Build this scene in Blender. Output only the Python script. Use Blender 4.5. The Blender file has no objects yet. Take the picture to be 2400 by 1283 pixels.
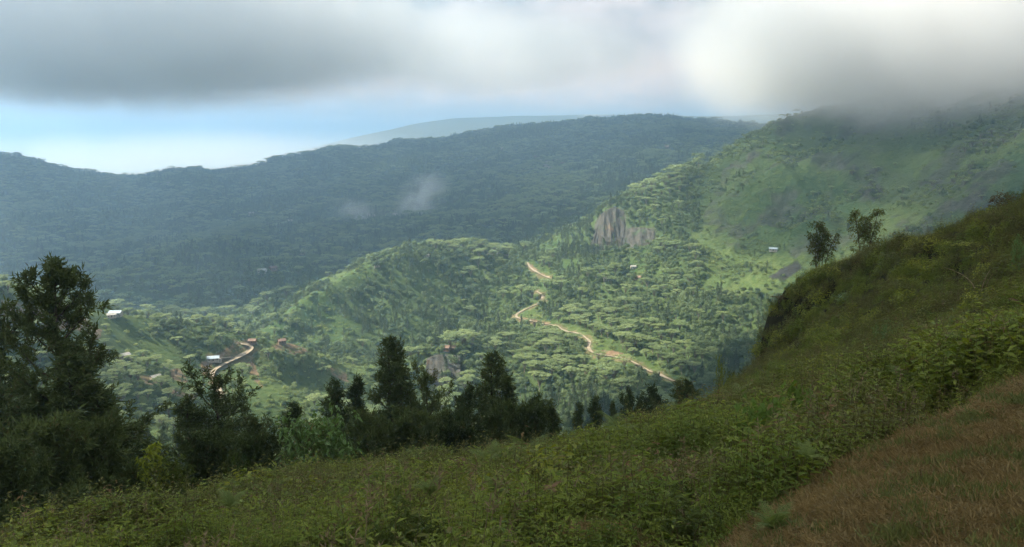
import bpy, math, random
import numpy as np
from mathutils import Vector

R = math.radians
rng = np.random.default_rng(7)
random.seed(7)
scene = bpy.context.scene
COL = scene.collection

# ------------------------------------------------------------------ camera
FPX, PITCH = 1866.7, R(8.87)
cd = bpy.data.cameras.new('camera')
cam = bpy.data.objects.new('camera', cd)
COL.objects.link(cam)
cd.lens, cd.sensor_width = 28.0, 36.0
cd.clip_start, cd.clip_end = 0.2, 60000
cam.location = (0, 0, 0)
cam.rotation_euler = (math.pi / 2 - PITCH, 0, 0)
scene.camera = cam
CP, SP = math.cos(PITCH), math.sin(PITCH)

# ------------------------------------------------------------------ light
SUN_AZ, SUN_EL = R(-88), R(46)          # from the view direction, negative = to the left
SDIR = np.array([math.sin(SUN_AZ) * math.cos(SUN_EL), math.cos(SUN_AZ) * math.cos(SUN_EL), math.sin(SUN_EL)])
sl = bpy.data.lights.new('sun', 'SUN')
sl.energy, sl.angle, sl.color = 5.0, R(0.5), (1.0, 0.88, 0.68)
so = bpy.data.objects.new('sun', sl)
COL.objects.link(so)
so.rotation_euler = Vector(-SDIR).to_track_quat('-Z', 'Y').to_euler()

scene.view_settings.view_transform = 'Standard'
scene.view_settings.look = 'None'
scene.view_settings.exposure = 2.15
scene.view_settings.gamma = 1.0
cy = scene.cycles
cy.max_bounces, cy.diffuse_bounces, cy.transmission_bounces, cy.glossy_bounces = 8, 3, 4, 2
cy.volume_bounces, cy.transparent_max_bounces = 4, 12
cy.use_denoising = True
cy.sample_clamp_indirect = 6.0
cy.volume_max_steps = 256
cy.volume_step_rate = 0.4


# ------------------------------------------------------------------ node helpers
class NT:
    def __init__(self, tree):
        self.t = tree
        tree.nodes.clear()

    def n(self, kind, **kw):
        nd = self.t.nodes.new(kind)
        for k, v in kw.items():
            setattr(nd, k, v)
        return nd

    def put(self, sock, v):
        if hasattr(v, 'is_output'):
            self.t.links.new(v, sock)
        elif v is not None:
            if sock.type == 'RGBA' and len(v) == 3:
                v = (*v, 1)
            sock.default_value = v

    def m(self, op, a, b=None, c=None, clamp=False):
        nd = self.n('ShaderNodeMath', operation=op, use_clamp=clamp)
        for i, v in enumerate((a, b, c)):
            if v is not None:
                self.put(nd.inputs[i], v)
        return nd.outputs[0]

    def ss(self, x, lo, hi):
        nd = self.n('ShaderNodeMapRange', interpolation_type='SMOOTHSTEP')
        self.put(nd.inputs[0], x)
        self.put(nd.inputs[1], lo)
        self.put(nd.inputs[2], hi)
        return nd.outputs[0]

    def mix(self, f, a, b):
        nd = self.n('ShaderNodeMix', data_type='RGBA')
        self.put(nd.inputs[0], f)
        self.put(nd.inputs[6], a)
        self.put(nd.inputs[7], b)
        return nd.outputs[2]

    def noise(self, vec, scale, detail=5, rough=0.55, dist=0.0):
        nd = self.n('ShaderNodeTexNoise')
        self.put(nd.inputs['Vector'], vec)
        nd.inputs['Scale'].default_value = scale
        nd.inputs['Detail'].default_value = detail
        nd.inputs['Roughness'].default_value = rough
        nd.inputs['Distortion'].default_value = dist
        return nd.outputs['Fac']

    def xyz(self, x, y, z):
        nd = self.n('ShaderNodeCombineXYZ')
        for i, v in enumerate((x, y, z)):
            self.put(nd.inputs[i], v)
        return nd.outputs[0]

    def link(self, a, b):
        self.t.links.new(a, b)


# ------------------------------------------------------------------ image <-> world (layout only)
def ray(u, v):
    u = np.asarray(u, float); v = np.asarray(v, float)
    dx = (u - 1200) / FPX; dz = -(v - 641.5) / FPX
    x = dx; y = CP + dz * SP; z = -SP + dz * CP
    h = np.hypot(x, y)
    return np.arctan2(x, y), z / h


def P(u, v, d):
    th, t = ray(u, v)
    return np.array([np.sin(th) * d, np.cos(th) * d, t * d])


def uv(x, y, z):
    f = y * CP - z * SP
    w = y * SP + z * CP
    f = np.where(f > 1e-3, f, 1e-3)
    return 1200 + FPX * x / f, 641.5 - FPX * w / f


# ------------------------------------------------------------------ sky (world): broken overcast over a Nishita sky
world = bpy.data.worlds.new('World')
scene.world = world
world.use_nodes = True
W = NT(world.node_tree)
tc = W.n('ShaderNodeTexCoord')
sep = W.n('ShaderNodeSeparateXYZ')
W.link(tc.outputs['Generated'], sep.inputs[0])
sx, sy, sz = sep.outputs
DEG = 57.29578
az = W.m('MULTIPLY', W.m('ARCTAN2', sx, sy), DEG)
el = W.m('MULTIPLY', W.m('ARCSINE', sz), DEG)
elc = W.m('MAXIMUM', el, -4.0)
# billows, stretched along the horizon low down
bill = W.noise(W.xyz(W.m('MULTIPLY', az, 0.9), W.m('MULTIPLY', elc, 1.5), 3.1), 0.115, 6, 0.55, 0.6)
fine = W.noise(W.xyz(W.m('MULTIPLY', az, 1.0), W.m('MULTIPLY', elc, 2.2), 9.7), 0.36, 5, 0.55, 0.4)
edge = W.noise(W.xyz(az, W.m('MULTIPLY', elc, 1.4), 21.0), 0.33, 4, 0.55, 0.3)


def blob(a0, e0, ra, re, amp):
    da = W.m('DIVIDE', W.m('SUBTRACT', az, a0), ra)
    de = W.m('DIVIDE', W.m('SUBTRACT', el, e0), re)
    q = W.m('ADD', W.m('MULTIPLY', da, da), W.m('MULTIPLY', de, de))
    return W.m('MULTIPLY', W.m('POWER', 2.718, W.m('MULTIPLY', q, -1.0)), amp)


def add(*xs):
    r = xs[0]
    for x in xs[1:]:
        r = W.m('ADD', r, x)
    return r


br = add(0.27,
         W.m('MULTIPLY', W.m('SUBTRACT', bill, 0.5), 0.55),
         W.m('MULTIPLY', W.m('SUBTRACT', fine, 0.5), 0.46),
         blob(-38, 5, 14, 13, -0.18),        # dark bank at the left
         blob(-19, 6, 10, 6, -0.07),
         blob(4, 8, 16, 7, 0.07), blob(10, 7, 13, 7, 0.16),            # brightest part
         blob(0, 4, 8, 2.2, 0.05),
         blob(20, 5, 10, 5, 0.06),
         blob(34, 9, 10, 8, -0.12), W.m('MULTIPLY', W.ss(el, 13, 26), 0.13))
# base of the cloud: a ragged edge a little above the horizon, bright gap below it
base_e = add(blob(-34, 0.5, 8, 90, -1.45), blob(-25, 0.5, 2.6, 90, 0.15), 2.05, W.m('MULTIPLY', W.m('SUBTRACT', edge, 0.5), 2.6))
over = W.ss(W.m('SUBTRACT', el, base_e), -0.28, 0.28)
under_dark = W.m('MULTIPLY', W.m('SUBTRACT', 1.0, W.ss(W.m('SUBTRACT', el, base_e), 0.2, 3.4)), add(-0.16, blob(5, 2, 16, 5, 0.09)))
br = W.m('MINIMUM', W.m('MAXIMUM', W.m('ADD', br, under_dark), 0.075), 0.50)
cloudc = W.mix(W.ss(br, 0.1, 0.5), (0.88, 0.96, 0.90), (1.22, 1.02, 0.88))
vm = W.n('ShaderNodeVectorMath', operation='SCALE')
W.link(cloudc, vm.inputs[0]); W.put(vm.inputs['Scale'], br)
tint = W.mix(W.ss(el, 12, 25), (1.0, 1.0, 1.0), (0.86, 0.97, 1.12))
gap = W.mix(W.ss(az, -8.0, 20.0), (0.72, 0.70, 0.66), (0.36, 0.40, 0.44))
vt = W.n('ShaderNodeVectorMath', operation='MULTIPLY')
W.link(vm.outputs[0], vt.inputs[0]); W.link(tint, vt.inputs[1])
skyc = W.mix(over, gap, vt.outputs[0])
# warm glow added to the sky low ahead, offsetting the blue of the haze
low = W.m('MULTIPLY', W.m('SUBTRACT', 1.0, W.ss(el, 3.0, 8.0)), W.m('MULTIPLY', W.ss(az, -48, -30), W.m('SUBTRACT', 1.0, W.ss(az, 18, 34))))
lowv = W.n('ShaderNodeVectorMath', operation='SCALE')
lowv.inputs[0].default_value = (0.70, 0.30, 0.02); W.put(lowv.inputs['Scale'], W.m('MULTIPLY', low, W.m('ADD', 0.55, fine)))
lowa = W.n('ShaderNodeVectorMath', operation='ADD')
W.link(skyc, lowa.inputs[0]); W.link(lowv.outputs[0], lowa.inputs[1])
skyc = lowa.outputs[0]
# below the horizon: dim ground glow, never seen (the terrain covers it)
skyc = W.mix(W.ss(el, -6.0, -1.0), (0.25, 0.30, 0.33), skyc)
sc10 = W.n('ShaderNodeVectorMath', operation='SCALE')
W.link(skyc, sc10.inputs[0]); sc10.inputs['Scale'].default_value = 5.3
nis = W.n('ShaderNodeTexSky', sky_type='NISHITA')
nis.sun_disc = False
nis.sun_elevation, nis.sun_rotation = SUN_EL, SUN_AZ
nis.altitude = 1200
fin = W.mix(0.94, nis.outputs[0], sc10.outputs[0])
bg = W.n('ShaderNodeBackground')
W.link(fin, bg.inputs['Color']); bg.inputs['Strength'].default_value = 0.1
wo = W.n('ShaderNodeOutputWorld')
W.link(bg.outputs[0], wo.inputs['Surface'])
world.cycles.sampling_method = 'MANUAL'
world.cycles.sample_map_resolution = 1024


# ------------------------------------------------------------------ mesh helpers
def mesh_from(name, v, f, mats=(), smooth=False, fm=None):
    """v: (n,3); f: (m,k) array of equal sized faces, or a list of such arrays."""
    me = bpy.data.meshes.new(name)
    fs = f if isinstance(f, list) else [f]
    fs = [np.asarray(a, np.int32) for a in fs if len(a)]
    me.vertices.add(len(v))
    me.vertices.foreach_set('co', np.asarray(v, np.float32).ravel())
    tot = np.concatenate([np.full(len(a), a.shape[1], np.int32) for a in fs])
    idx = np.concatenate([a.ravel() for a in fs])
    me.loops.add(len(idx)); me.loops.foreach_set('vertex_index', idx)
    me.polygons.add(len(tot))
    st = np.zeros(len(tot), np.int32); st[1:] = np.cumsum(tot)[:-1]
    me.polygons.foreach_set('loop_start', st)
    for m in mats:
        me.materials.append(m)
    if fm is not None:
        me.polygons.foreach_set('material_index', np.asarray(fm, np.int32))
    me.polygons.foreach_set('use_smooth', np.full(len(tot), smooth))
    me.update(calc_edges=True)
    return me


def ob(name, me, parent=None, loc=None, kind=None, label=None, cat=None, group=None):
    o = bpy.data.objects.new(name, me)
    COL.objects.link(o)
    if parent is not None:
        o.parent = parent
    if loc is not None:
        o.location = loc
    tag(o, label, cat, group, kind)
    return o


def tag(o, label=None, cat=None, group=None, kind=None):
    for k, v in (('label', label), ('category', cat), ('group', group), ('kind', kind)):
        if v:
            o[k] = v


# ------------------------------------------------------------------ noise
_perm = np.random.default_rng(11).permutation(256).astype(np.int32)
_perm = np.concatenate([_perm, _perm])
_ang = np.random.default_rng(12).uniform(0, 2 * np.pi, 256)
_gx, _gy = np.cos(_ang), np.sin(_ang)


def perlin(x, y, s=0):
    x = np.asarray(x, float) + s * 17.31; y = np.asarray(y, float) - s * 9.77
    xi = np.floor(x).astype(np.int64); yi = np.floor(y).astype(np.int64)
    fx, fy = x - xi, y - yi
    u = fx * fx * fx * (fx * (fx * 6 - 15) + 10); w = fy * fy * fy * (fy * (fy * 6 - 15) + 10)

    def g(i, j):
        h = _perm[_perm[(xi + i) & 255] + ((yi + j) & 255)]
        return _gx[h] * (fx - i) + _gy[h] * (fy - j)
    a = g(0, 0); b = g(1, 0); c = g(0, 1); d = g(1, 1)
    return (a + u * (b - a)) + w * ((c + u * (d - c)) - (a + u * (b - a)))


def fbm(x, y, o=4, s=0, gain=0.5):
    r, a = 0, 1.0
    for i in range(o):
        r = r + a * perlin(x * 2 ** i, y * 2 ** i, s + i); a *= gain
    return r


def ridged(x, y, s=0):
    return 0.5 - 2.0 * np.abs(perlin(x, y, s))


def inpoly(u, v, poly):
    u = np.asarray(u); v = np.asarray(v)
    r = np.zeros(u.shape, bool)
    n = len(poly)
    for i in range(n):
        (x1, y1), (x2, y2) = poly[i], poly[(i + 1) % n]
        c = ((y1 > v) != (y2 > v)) & (u < (x2 - x1) * (v - y1) / ((y2 - y1) or 1e-9) + x1)
        r ^= c
    return r


def polydist(u, v, pts):
    """Distance from points to an open polyline, and the parameter of the nearest place."""
    u = np.asarray(u, float); v = np.asarray(v, float)
    best = np.full(u.shape, 1e9)
    for (x1, y1), (x2, y2) in zip(pts[:-1], pts[1:]):
        dx, dy = x2 - x1, y2 - y1
        t = np.clip(((u - x1) * dx + (v - y1) * dy) / (dx * dx + dy * dy + 1e-9), 0, 1)
        best = np.minimum(best, np.hypot(u - x1 - t * dx, v - y1 - t * dy))
    return best


def sstep(x, a, b):
    t = np.clip((x - a) / (b - a), 0, 1)
    return t * t * (3 - 2 * t)


def rbf(px, py, val, reg=1e-4):
    """Interpolator with linear kernel plus a linear trend."""
    n = len(px)
    K = np.hypot(px[:, None] - px[None], py[:, None] - py[None])
    A = np.zeros((n + 3, n + 3)); A[:n, :n] = -K + reg * np.eye(n)
    Q = np.stack([np.ones(n), px, py], 1)
    A[:n, n:] = Q; A[n:, :n] = Q.T
    w = np.linalg.solve(A, np.concatenate([val, np.zeros(3)]))

    def ev(x, y):
        sh = x.shape; x = x.ravel(); y = y.ravel(); out = np.empty(len(x))
        for i in range(0, len(x), 20000):
            a, b = x[i:i + 20000], y[i:i + 20000]
            out[i:i + 20000] = -np.hypot(a[:, None] - px[None], b[:, None] - py[None]) @ w[:n] + w[n] + w[n + 1] * a + w[n + 2] * b
        return out.reshape(sh)
    return ev


def bilerp(g, i, j):
    i = np.clip(i, 0, g.shape[0] - 1.001); j = np.clip(j, 0, g.shape[1] - 1.001)
    a = i.astype(int); b = j.astype(int); fa, fb = i - a, j - b
    return (g[a, b] * (1 - fa) * (1 - fb) + g[a + 1, b] * fa * (1 - fb) + g[a, b + 1] * (1 - fa) * fb + g[a + 1, b + 1] * fa * fb)


# ------------------------------------------------------------------ materials
def new_mat(name):
    m = bpy.data.materials.new(name)
    m.use_nodes = True
    return m, NT(m.node_tree)


def leaf_mat(name, c_dark, c_light, transl=0.3, scale=0.25, c_dry=None, dry=0.0, rough=0.6, spec=0.25):
    m, t = new_mat(name)
    oi = t.n('ShaderNodeObjectInfo')
    geo = t.n('ShaderNodeNewGeometry')
    no = t.noise(geo.outputs['Position'], scale, 3, 0.6)
    f = t.m('ADD', t.m('MULTIPLY', oi.outputs['Random'], 0.6), t.m('MULTIPLY', t.m('SUBTRACT', no, 0.3), 1.1), clamp=True)
    c = t.mix(f, c_dark, c_light)
    if c_dry:
        n2 = t.noise(geo.outputs['Position'], scale * 3.1, 2, 0.6)
        ri = geo.outputs['Random Per Island']
        c = t.mix(t.m('MULTIPLY', t.ss(t.m('ADD', t.m('MULTIPLY', ri, 0.5), n2), 1.02 - dry, 1.2 - dry), 0.85), c, c_dry)
    p = t.n('ShaderNodeBsdfPrincipled')
    t.put(p.inputs['Base Color'], c)
    p.inputs['Roughness'].default_value = rough
    p.inputs['Specular IOR Level'].default_value = spec
    tr = t.n('ShaderNodeBsdfTranslucent')
    hs = t.n('ShaderNodeHueSaturation')
    hs.inputs['Hue'].default_value = 0.485; hs.inputs['Saturation'].default_value = 1.1; hs.inputs['Value'].default_value = 1.3
    t.put(hs.inputs['Color'], c)
    t.link(hs.outputs[0], tr.inputs['Color'])
    mx = t.n('ShaderNodeMixShader')
    mx.inputs[0].default_value = transl
    t.link(p.outputs[0], mx.inputs[1]); t.link(tr.outputs[0], mx.inputs[2])
    o = t.n('ShaderNodeOutputMaterial')
    t.link(mx.outputs[0], o.inputs['Surface'])
    return m


def plain_mat(name, c1, c2, scale=2.0, rough=0.9, bump=0.0, detail=5):
    m, t = new_mat(name)
    geo = t.n('ShaderNodeNewGeometry')
    no = t.noise(geo.outputs['Position'], scale, detail, 0.6)
    c = t.mix(t.ss(no, 0.3, 0.7), c1, c2)
    p = t.n('ShaderNodeBsdfPrincipled')
    t.put(p.inputs['Base Color'], c)
    p.inputs['Roughness'].default_value = rough
    p.inputs['Specular IOR Level'].default_value = 0.2
    if bump:
        b = t.n('ShaderNodeBump')
        b.inputs['Strength'].default_value = 0.6; b.inputs['Distance'].default_value = bump
        t.link(no, b.inputs['Height']); t.link(b.outputs[0], p.inputs['Normal'])
    o = t.n('ShaderNodeOutputMaterial')
    t.link(p.outputs[0], o.inputs['Surface'])
    return m
# ================================================================== far terrain: one height field in (azimuth, log distance)
CT = []          # control points (azimuth, ln D, tan elevation)


_DA, _DB = [0, 550, 1500, 3000, 4300, 60000], [0, 550, 1140, 2700, 4000, 59700]


def Dm(d):
    return np.interp(d, _DA, _DB)


def Di(d):
    return np.interp(d, _DB, _DA)


def cp(*pts):
    for u, v, d in pts:
        d = float(Dm(d))
        th, t = ray(u, v)
        CT.append((float(th), math.log(d), float(t)))


def line(pts, step=22):
    for (u1, v1, d1), (u2, v2, d2) in zip(pts[:-1], pts[1:]):
        n = max(1, int(abs(u2 - u1) / step))
        for k in range(n):
            s = k / n
            cp((u1 + (u2 - u1) * s, v1 + (v2 - v1) * s, d1 + (d2 - d1) * s))
    cp(pts[-1])


FCREST = [(-350, 345, 2700), (-150, 360, 2800), (0, 374, 2900), (60, 387, 2920), (130, 412, 2950), (200, 425, 3000), (300, 428, 3050), (340, 424, 3050), (420, 413, 3050),
          (500, 415, 3050), (560, 408, 3050), (610, 402, 3050), (645, 385, 3020), (662, 376, 3000), (740, 366, 3000), (800, 363, 3000), (880, 358, 3000),
          (960, 344, 3000), (1060, 336, 3000), (1130, 321, 3000), (1240, 303, 3000), (1340, 291, 3000), (1440, 279, 3000), (1480, 273, 3000), (1520, 276, 3000),
          (1600, 293, 2980), (1700, 308, 2950), (1780, 308, 2900), (1900, 325, 2850), (2100, 325, 2800), (2500, 320, 2800), (2800, 320, 2800)]
line(FCREST, 26)
line([(u, v + 40, d + 500) for u, v, d in FCREST], 60)
for u in range(-350, 2800, 120):
    cp((u, 422, 4300))
    if u < 520:
        cp((u, 422, 5600))
# face of the far ridge
for col in ([(-350, 470, 2400), (-350, 580, 2000), (-350, 680, 1650)], [(0, 470, 2500), (0, 570, 2080), (0, 680, 1700)], [(200, 500, 2550), (200, 590, 2150), (200, 660, 1800), (200, 705, 1560)],
            [(430, 490, 2560), (430, 560, 2200)], [(560, 480, 2580), (560, 545, 2250)],
            [(700, 450, 2550), (700, 540, 2050), (700, 600, 1800)], [(850, 440, 2530), (850, 520, 2060), (850, 575, 1750)],
            [(1000, 420, 2520), (1000, 500, 2030), (1000, 555, 1700)], [(1150, 395, 2500), (1150, 470, 2030), (1150, 540, 1680)],
            [(1300, 375, 2480), (1300, 450, 1980), (1300, 520, 1620), (1300, 575, 1380)], [(1480, 350, 2430), (1480, 415, 1950)],
            [(1600, 345, 2430)], [(1700, 345, 2420)], [(1900, 400, 2200)], [(2300, 400, 2200)]):
    cp(*col)
# low spur in front of the far ridge (left, partly sunlit)
line([(170, 712, 1480), (240, 680, 1520), (320, 640, 1580), (420, 605, 1640), (520, 585, 1720), (600, 580, 1800)])
cp((300, 715, 1430), (400, 690, 1470), (500, 670, 1500), (560, 640, 1560), (480, 720, 1400), (600, 650, 1540), (600, 720, 1380), (250, 640, 1720), (380, 595, 1820))
line([(500, 685, 1440), (560, 660, 1480), (640, 640, 1530), (700, 625, 1600)], 40)
# valley behind the middle spur
cp((600, 775, 1250), (625, 765, 1290), (700, 715, 1330), (760, 695, 1370), (840, 665, 1380), (900, 640, 1400), (1000, 625, 1420), (1100, 625, 1430), (1200, 615, 1420),
   (760, 640, 1530), (900, 600, 1560))
# middle spur: main crest, second crest behind it, faces
BCREST = [(632, 800, 860), (670, 752, 880), (700, 724, 895), (750, 690, 915), (800, 653, 935), (850, 631, 950), (900, 614, 965), (960, 600, 985), (1040, 602, 1020), (1120, 606, 1065), (1180, 604, 1120), (1240, 596, 1200)]
line(BCREST)
line([(618, 735, 1080), (635, 708, 1090), (690, 690, 1100), (760, 658, 1120), (840, 640, 1140)])
cp((655, 765, 960), (700, 738, 985), (760, 695, 1015), (810, 662, 1045))
cp((700, 795, 868), (760, 750, 888), (760, 795, 855), (800, 722, 903), (820, 795, 850), (860, 690, 923), (900, 682, 924), (900, 742, 885), (900, 795, 850), (1000, 665, 960), (1000, 722, 908), (1000, 770, 868),
   (1100, 662, 1000), (1100, 722, 925), (1100, 772, 862), (960, 760, 868))
cp((780, 818, 840), (860, 852, 780), (870, 885, 730), (900, 842, 790), (1000, 795, 850), (1150, 765, 865))
# knoll with the hut
line([(960, 852, 650), (1000, 828, 665), (1040, 822, 668), (1090, 827, 675)])
cp((1040, 802, 800), (1040, 840, 715), (1000, 850, 710), (1040, 900, 610), (1040, 960, 545), (990, 950, 575), (1100, 900, 610), (1100, 960, 545), (960, 900, 620), (920, 960, 590))
# left near hill
ACREST = [(-350, 620, 450), (-150, 660, 480), (0, 700, 510), (120, 728, 530), (200, 746, 550), (300, 756, 585), (430, 778, 605), (520, 800, 610), (600, 814, 605), (650, 811, 610), (700, 810, 620), (760, 838, 625), (820, 884, 620), (850, 908, 610)]
line(ACREST)
cp((-300, 690, 760), (0, 735, 730), (200, 785, 760), (430, 815, 770), (600, 850, 750), (700, 850, 745), (200, 748, 1000), (430, 780, 1000), (560, 797, 1000), (640, 805, 1000),
   (200, 735, 1200), (430, 755, 1200), (300, 748, 1100))
cp((-300, 800, 400), (0, 800, 460), (200, 825, 500), (200, 900, 430), (300, 825, 530), (300, 900, 450), (300, 1000, 405), (450, 855, 545), (450, 930, 465), (450, 1020, 420), (560, 850, 575),
   (600, 880, 560), (600, 940, 480), (600, 1020, 440), (680, 860, 580), (700, 930, 520), (750, 965, 480), (800, 940, 565), (850, 1000, 515), (0, 900, 425), (0, 1000, 380), (900, 950, 600), (900, 1050, 480))
line([(560, 885, 545), (620, 900, 530), (680, 930, 500), (725, 965, 470)], 30)
cp((640, 890, 565), (700, 905, 575), (760, 930, 560))
# right slope with the road
cp((1200, 622, 1090), (1200, 682, 975), (1200, 748, 865), (1200, 822, 735), (1200, 900, 620), (1200, 970, 545), (1300, 622, 1060), (1300, 662, 965), (1300, 722, 865), (1300, 782, 780),
   (1300, 862, 660), (1300, 950, 555), (1400, 642, 960), (1400, 702, 875), (1400, 762, 775), (1400, 852, 640), (1400, 940, 535), (1500, 642, 935), (1500, 702, 855), (1500, 802, 690), (1500, 902, 570), (1500, 970, 495),
   (1600, 622, 935), (1600, 702, 835), (1600, 802, 690), (1600, 902, 560), (1700, 702, 825), (1700, 802, 700), (1650, 940, 500), (1760, 652, 885), (1240, 600, 1150), (1340, 600, 1150))
# rocky knoll and the outline of the right mountain
line([(1385, 560, 1120), (1400, 510, 1150), (1420, 492, 1160), (1455, 478, 1180), (1500, 455, 1210), (1560, 435, 1240), (1600, 413, 1270), (1700, 381, 1330), (1760, 342, 1390), (1800, 315, 1430), (1850, 296, 1460),
      (1950, 268, 1500), (2100, 236, 1500), (2300, 196, 1450), (2500, 170, 1400), (2800, 140, 1350)])
cp((1400, 582, 1085), (1450, 575, 1070), (1520, 565, 1060), (1600, 525, 1100), (1650, 482, 1150), (1380, 540, 1350), (1480, 510, 1450), (1600, 460, 1550), (1700, 420, 1700), (1800, 380, 1800), (2000, 330, 1900), (2400, 300, 1900))
cp((1700, 452, 1185), (1700, 582, 1005), (1800, 402, 1235), (1800, 502, 1085), (1800, 602, 955), (1900, 332, 1385), (1900, 452, 1135), (1900, 562, 965), (2050, 302, 1355), (2050, 422, 1105),
   (2050, 522, 955), (2200, 282, 1305), (2200, 402, 1055), (2200, 502, 885), (2400, 262, 1155), (2400, 352, 985), (2400, 432, 855), (2700, 260, 1100), (2700, 400, 850))
cp((1900, 660, 850), (2100, 650, 750), (2400, 600, 650), (2400, 800, 400), (2000, 750, 650), (2200, 900, 350), (1850, 850, 560), (2700, 700, 450), (1750, 1000, 430))
for u in range(-400, 2900, 250):
    cp((u, 1160, 230)); cp((u, 1360, 125)); cp((u, 1500, 80))
# hills and plain far away
line([(540, 412, 5500), (640, 380, 5600), (700, 360, 5700), (760, 342, 5700), (850, 320, 5800), (905, 313, 5800), (960, 299, 5900), (1060, 283, 6000), (1200, 276, 6000), (1500, 274, 6000), (1800, 274, 6000), (2300, 274, 6000), (2800, 274, 6000)], 40)
for u in range(600, 2800, 200):
    cp((u, 395, 7600)); cp((u, 375, 13000)); cp((u, 340, 19500))
cp((-300, 412, 8000), (0, 412, 8000), (150, 414, 8000), (300, 416, 8000), (450, 418, 7800), (300, 402, 11000), (500, 402, 10500), (0, 398, 11000), (-300, 395, 11000), (120, 385, 14000), (420, 384, 14000), (600, 384, 13000), (720, 384, 12000))
line([(-350, 328, 16500), (-100, 338, 16800), (0, 347, 17000), (90, 352, 17000), (180, 366, 17000), (260, 372, 17000), (330, 362, 17500), (420, 344, 18000), (500, 334, 18500), (620, 328, 19000), (760, 322, 19500)], 40)

CT = np.array(CT)
_ev = rbf(CT[:, 0], CT[:, 1], CT[:, 2])
TH0, TH1, L0, L1 = R(-46), R(46), math.log(100), math.log(20500)
_cth = np.linspace(TH0, TH1, 300); _cl = np.linspace(L0, L1, 420)
_T = _ev(*np.meshgrid(_cth, _cl))               # rows: distance
NTH, NL = 1150, 900
_th = np.linspace(TH0, TH1, NTH)
# rows: more of them where the valley is seen
_w = np.linspace(0, 1, NL)
_l = np.interp(_w, [0, 0.06, 0.62, 0.86, 1], [L0, math.log(300), math.log(1700), math.log(4200), L1])
TH, LL = np.meshgrid(_th, _l)
_gi = (LL - L0) / (L1 - L0) * (len(_cl) - 1); _gj = (TH - TH0) / (TH1 - TH0) * (len(_cth) - 1)
T = bilerp(_T, _gi, _gj)
D = np.exp(LL)
X, Y = np.sin(TH) * D, np.cos(TH) * D
Z = T * D


def erosion(x, y, d):
    near = 9.0 * ridged(x / 240, y / 240, 1) + 7.5 * ridged(x / 115, y / 115, 2) + 3.6 * ridged(x / 55, y / 55, 3) + 1.0 * perlin(x / 22, y / 22, 4)
    far = 26 * ridged(x / 620, y / 620, 5) + 15 * ridged(x / 300, y / 300, 6) + 9 * ridged(x / 140, y / 140, 7) + 3.5 * perlin(x / 60, y / 60, 8)
    vfar = 30 * ridged(x / 1500, y / 1500, 9) + 16 * ridged(x / 700, y / 700, 10)
    mt = sstep(np.arctan2(x, y), R(13), R(16)) * sstep(d, 620, 760)
    near = near + mt * (9 * ridged(x / 95, y / 95, 12) + 5.5 * ridged(x / 38, y / 38, 13) + 2.2 * ridged(x / 15, y / 15, 14))
    k = sstep(d, 1350, 2000); k2 = sstep(d, 4200, 6000)
    return (near * (1 - k) + far * k) * (1 - k2) + vfar * k2


Z = Z + erosion(X, Y, D) * (1 - 0.75 * sstep(D, 9000, 12500))
Ug, Vg = uv(X, Y, Z)
Tg = Z / D


def zt(x, y):
    d = np.hypot(x, y); th = np.arctan2(x, y)
    return bilerp(Z, np.interp(np.log(np.maximum(d, 100)), _l, np.arange(NL)), (th - TH0) / (TH1 - TH0) * (NTH - 1))


_hor = np.maximum.accumulate(Tg, 0)


def hit(u, v):
    """Where the view ray of a place in the picture meets the far terrain."""
    th, t = ray(u, v)
    j = (float(th) - TH0) / (TH1 - TH0) * (NTH - 1)
    j0 = int(np.clip(j, 0, NTH - 2)); fj = j - j0
    col = Tg[:, j0] * (1 - fj) + Tg[:, j0 + 1] * fj
    k = np.argmax(col[30:] >= t) + 30
    a, b = col[k - 1], col[k]
    s = (t - a) / (b - a + 1e-12)
    d = math.exp(_l[k - 1] + s * (_l[k] - _l[k - 1]))
    return np.array([math.sin(th) * d, math.cos(th) * d, float(t) * d])


# ------------------------------------------------------------------ what grows where (a property of the ground)
ROAD1 = [(1612, 908), (1585, 897), (1560, 888), (1530, 875), (1505, 863), (1485, 850), (1468, 843), (1445, 838), (1420, 835), (1395, 832), (1382, 826), (1378, 815), (1384, 803), (1378, 796), (1362, 788), (1340, 780), (1310, 769),
         (1285, 762), (1262, 757), (1235, 752), (1210, 746), (1206, 741), (1218, 733), (1240, 722), (1262, 714), (1272, 708)]
ROAD2 = [(1258, 684), (1268, 690), (1274, 697), (1268, 705)]
ROAD3 = [(1237, 617), (1240, 626), (1250, 635), (1268, 644), (1290, 655)]
ROAD4 = [(520, 935), (505, 900), (493, 880), (502, 868), (520, 857), (545, 846), (565, 837), (585, 827), (597, 818), (594, 811), (575, 808), (560, 809)]
ROAD5 = [(497, 845), (520, 841), (550, 840)]
ROADS = [ROAD1, ROAD2, ROAD3, ROAD4, ROAD5]


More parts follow.
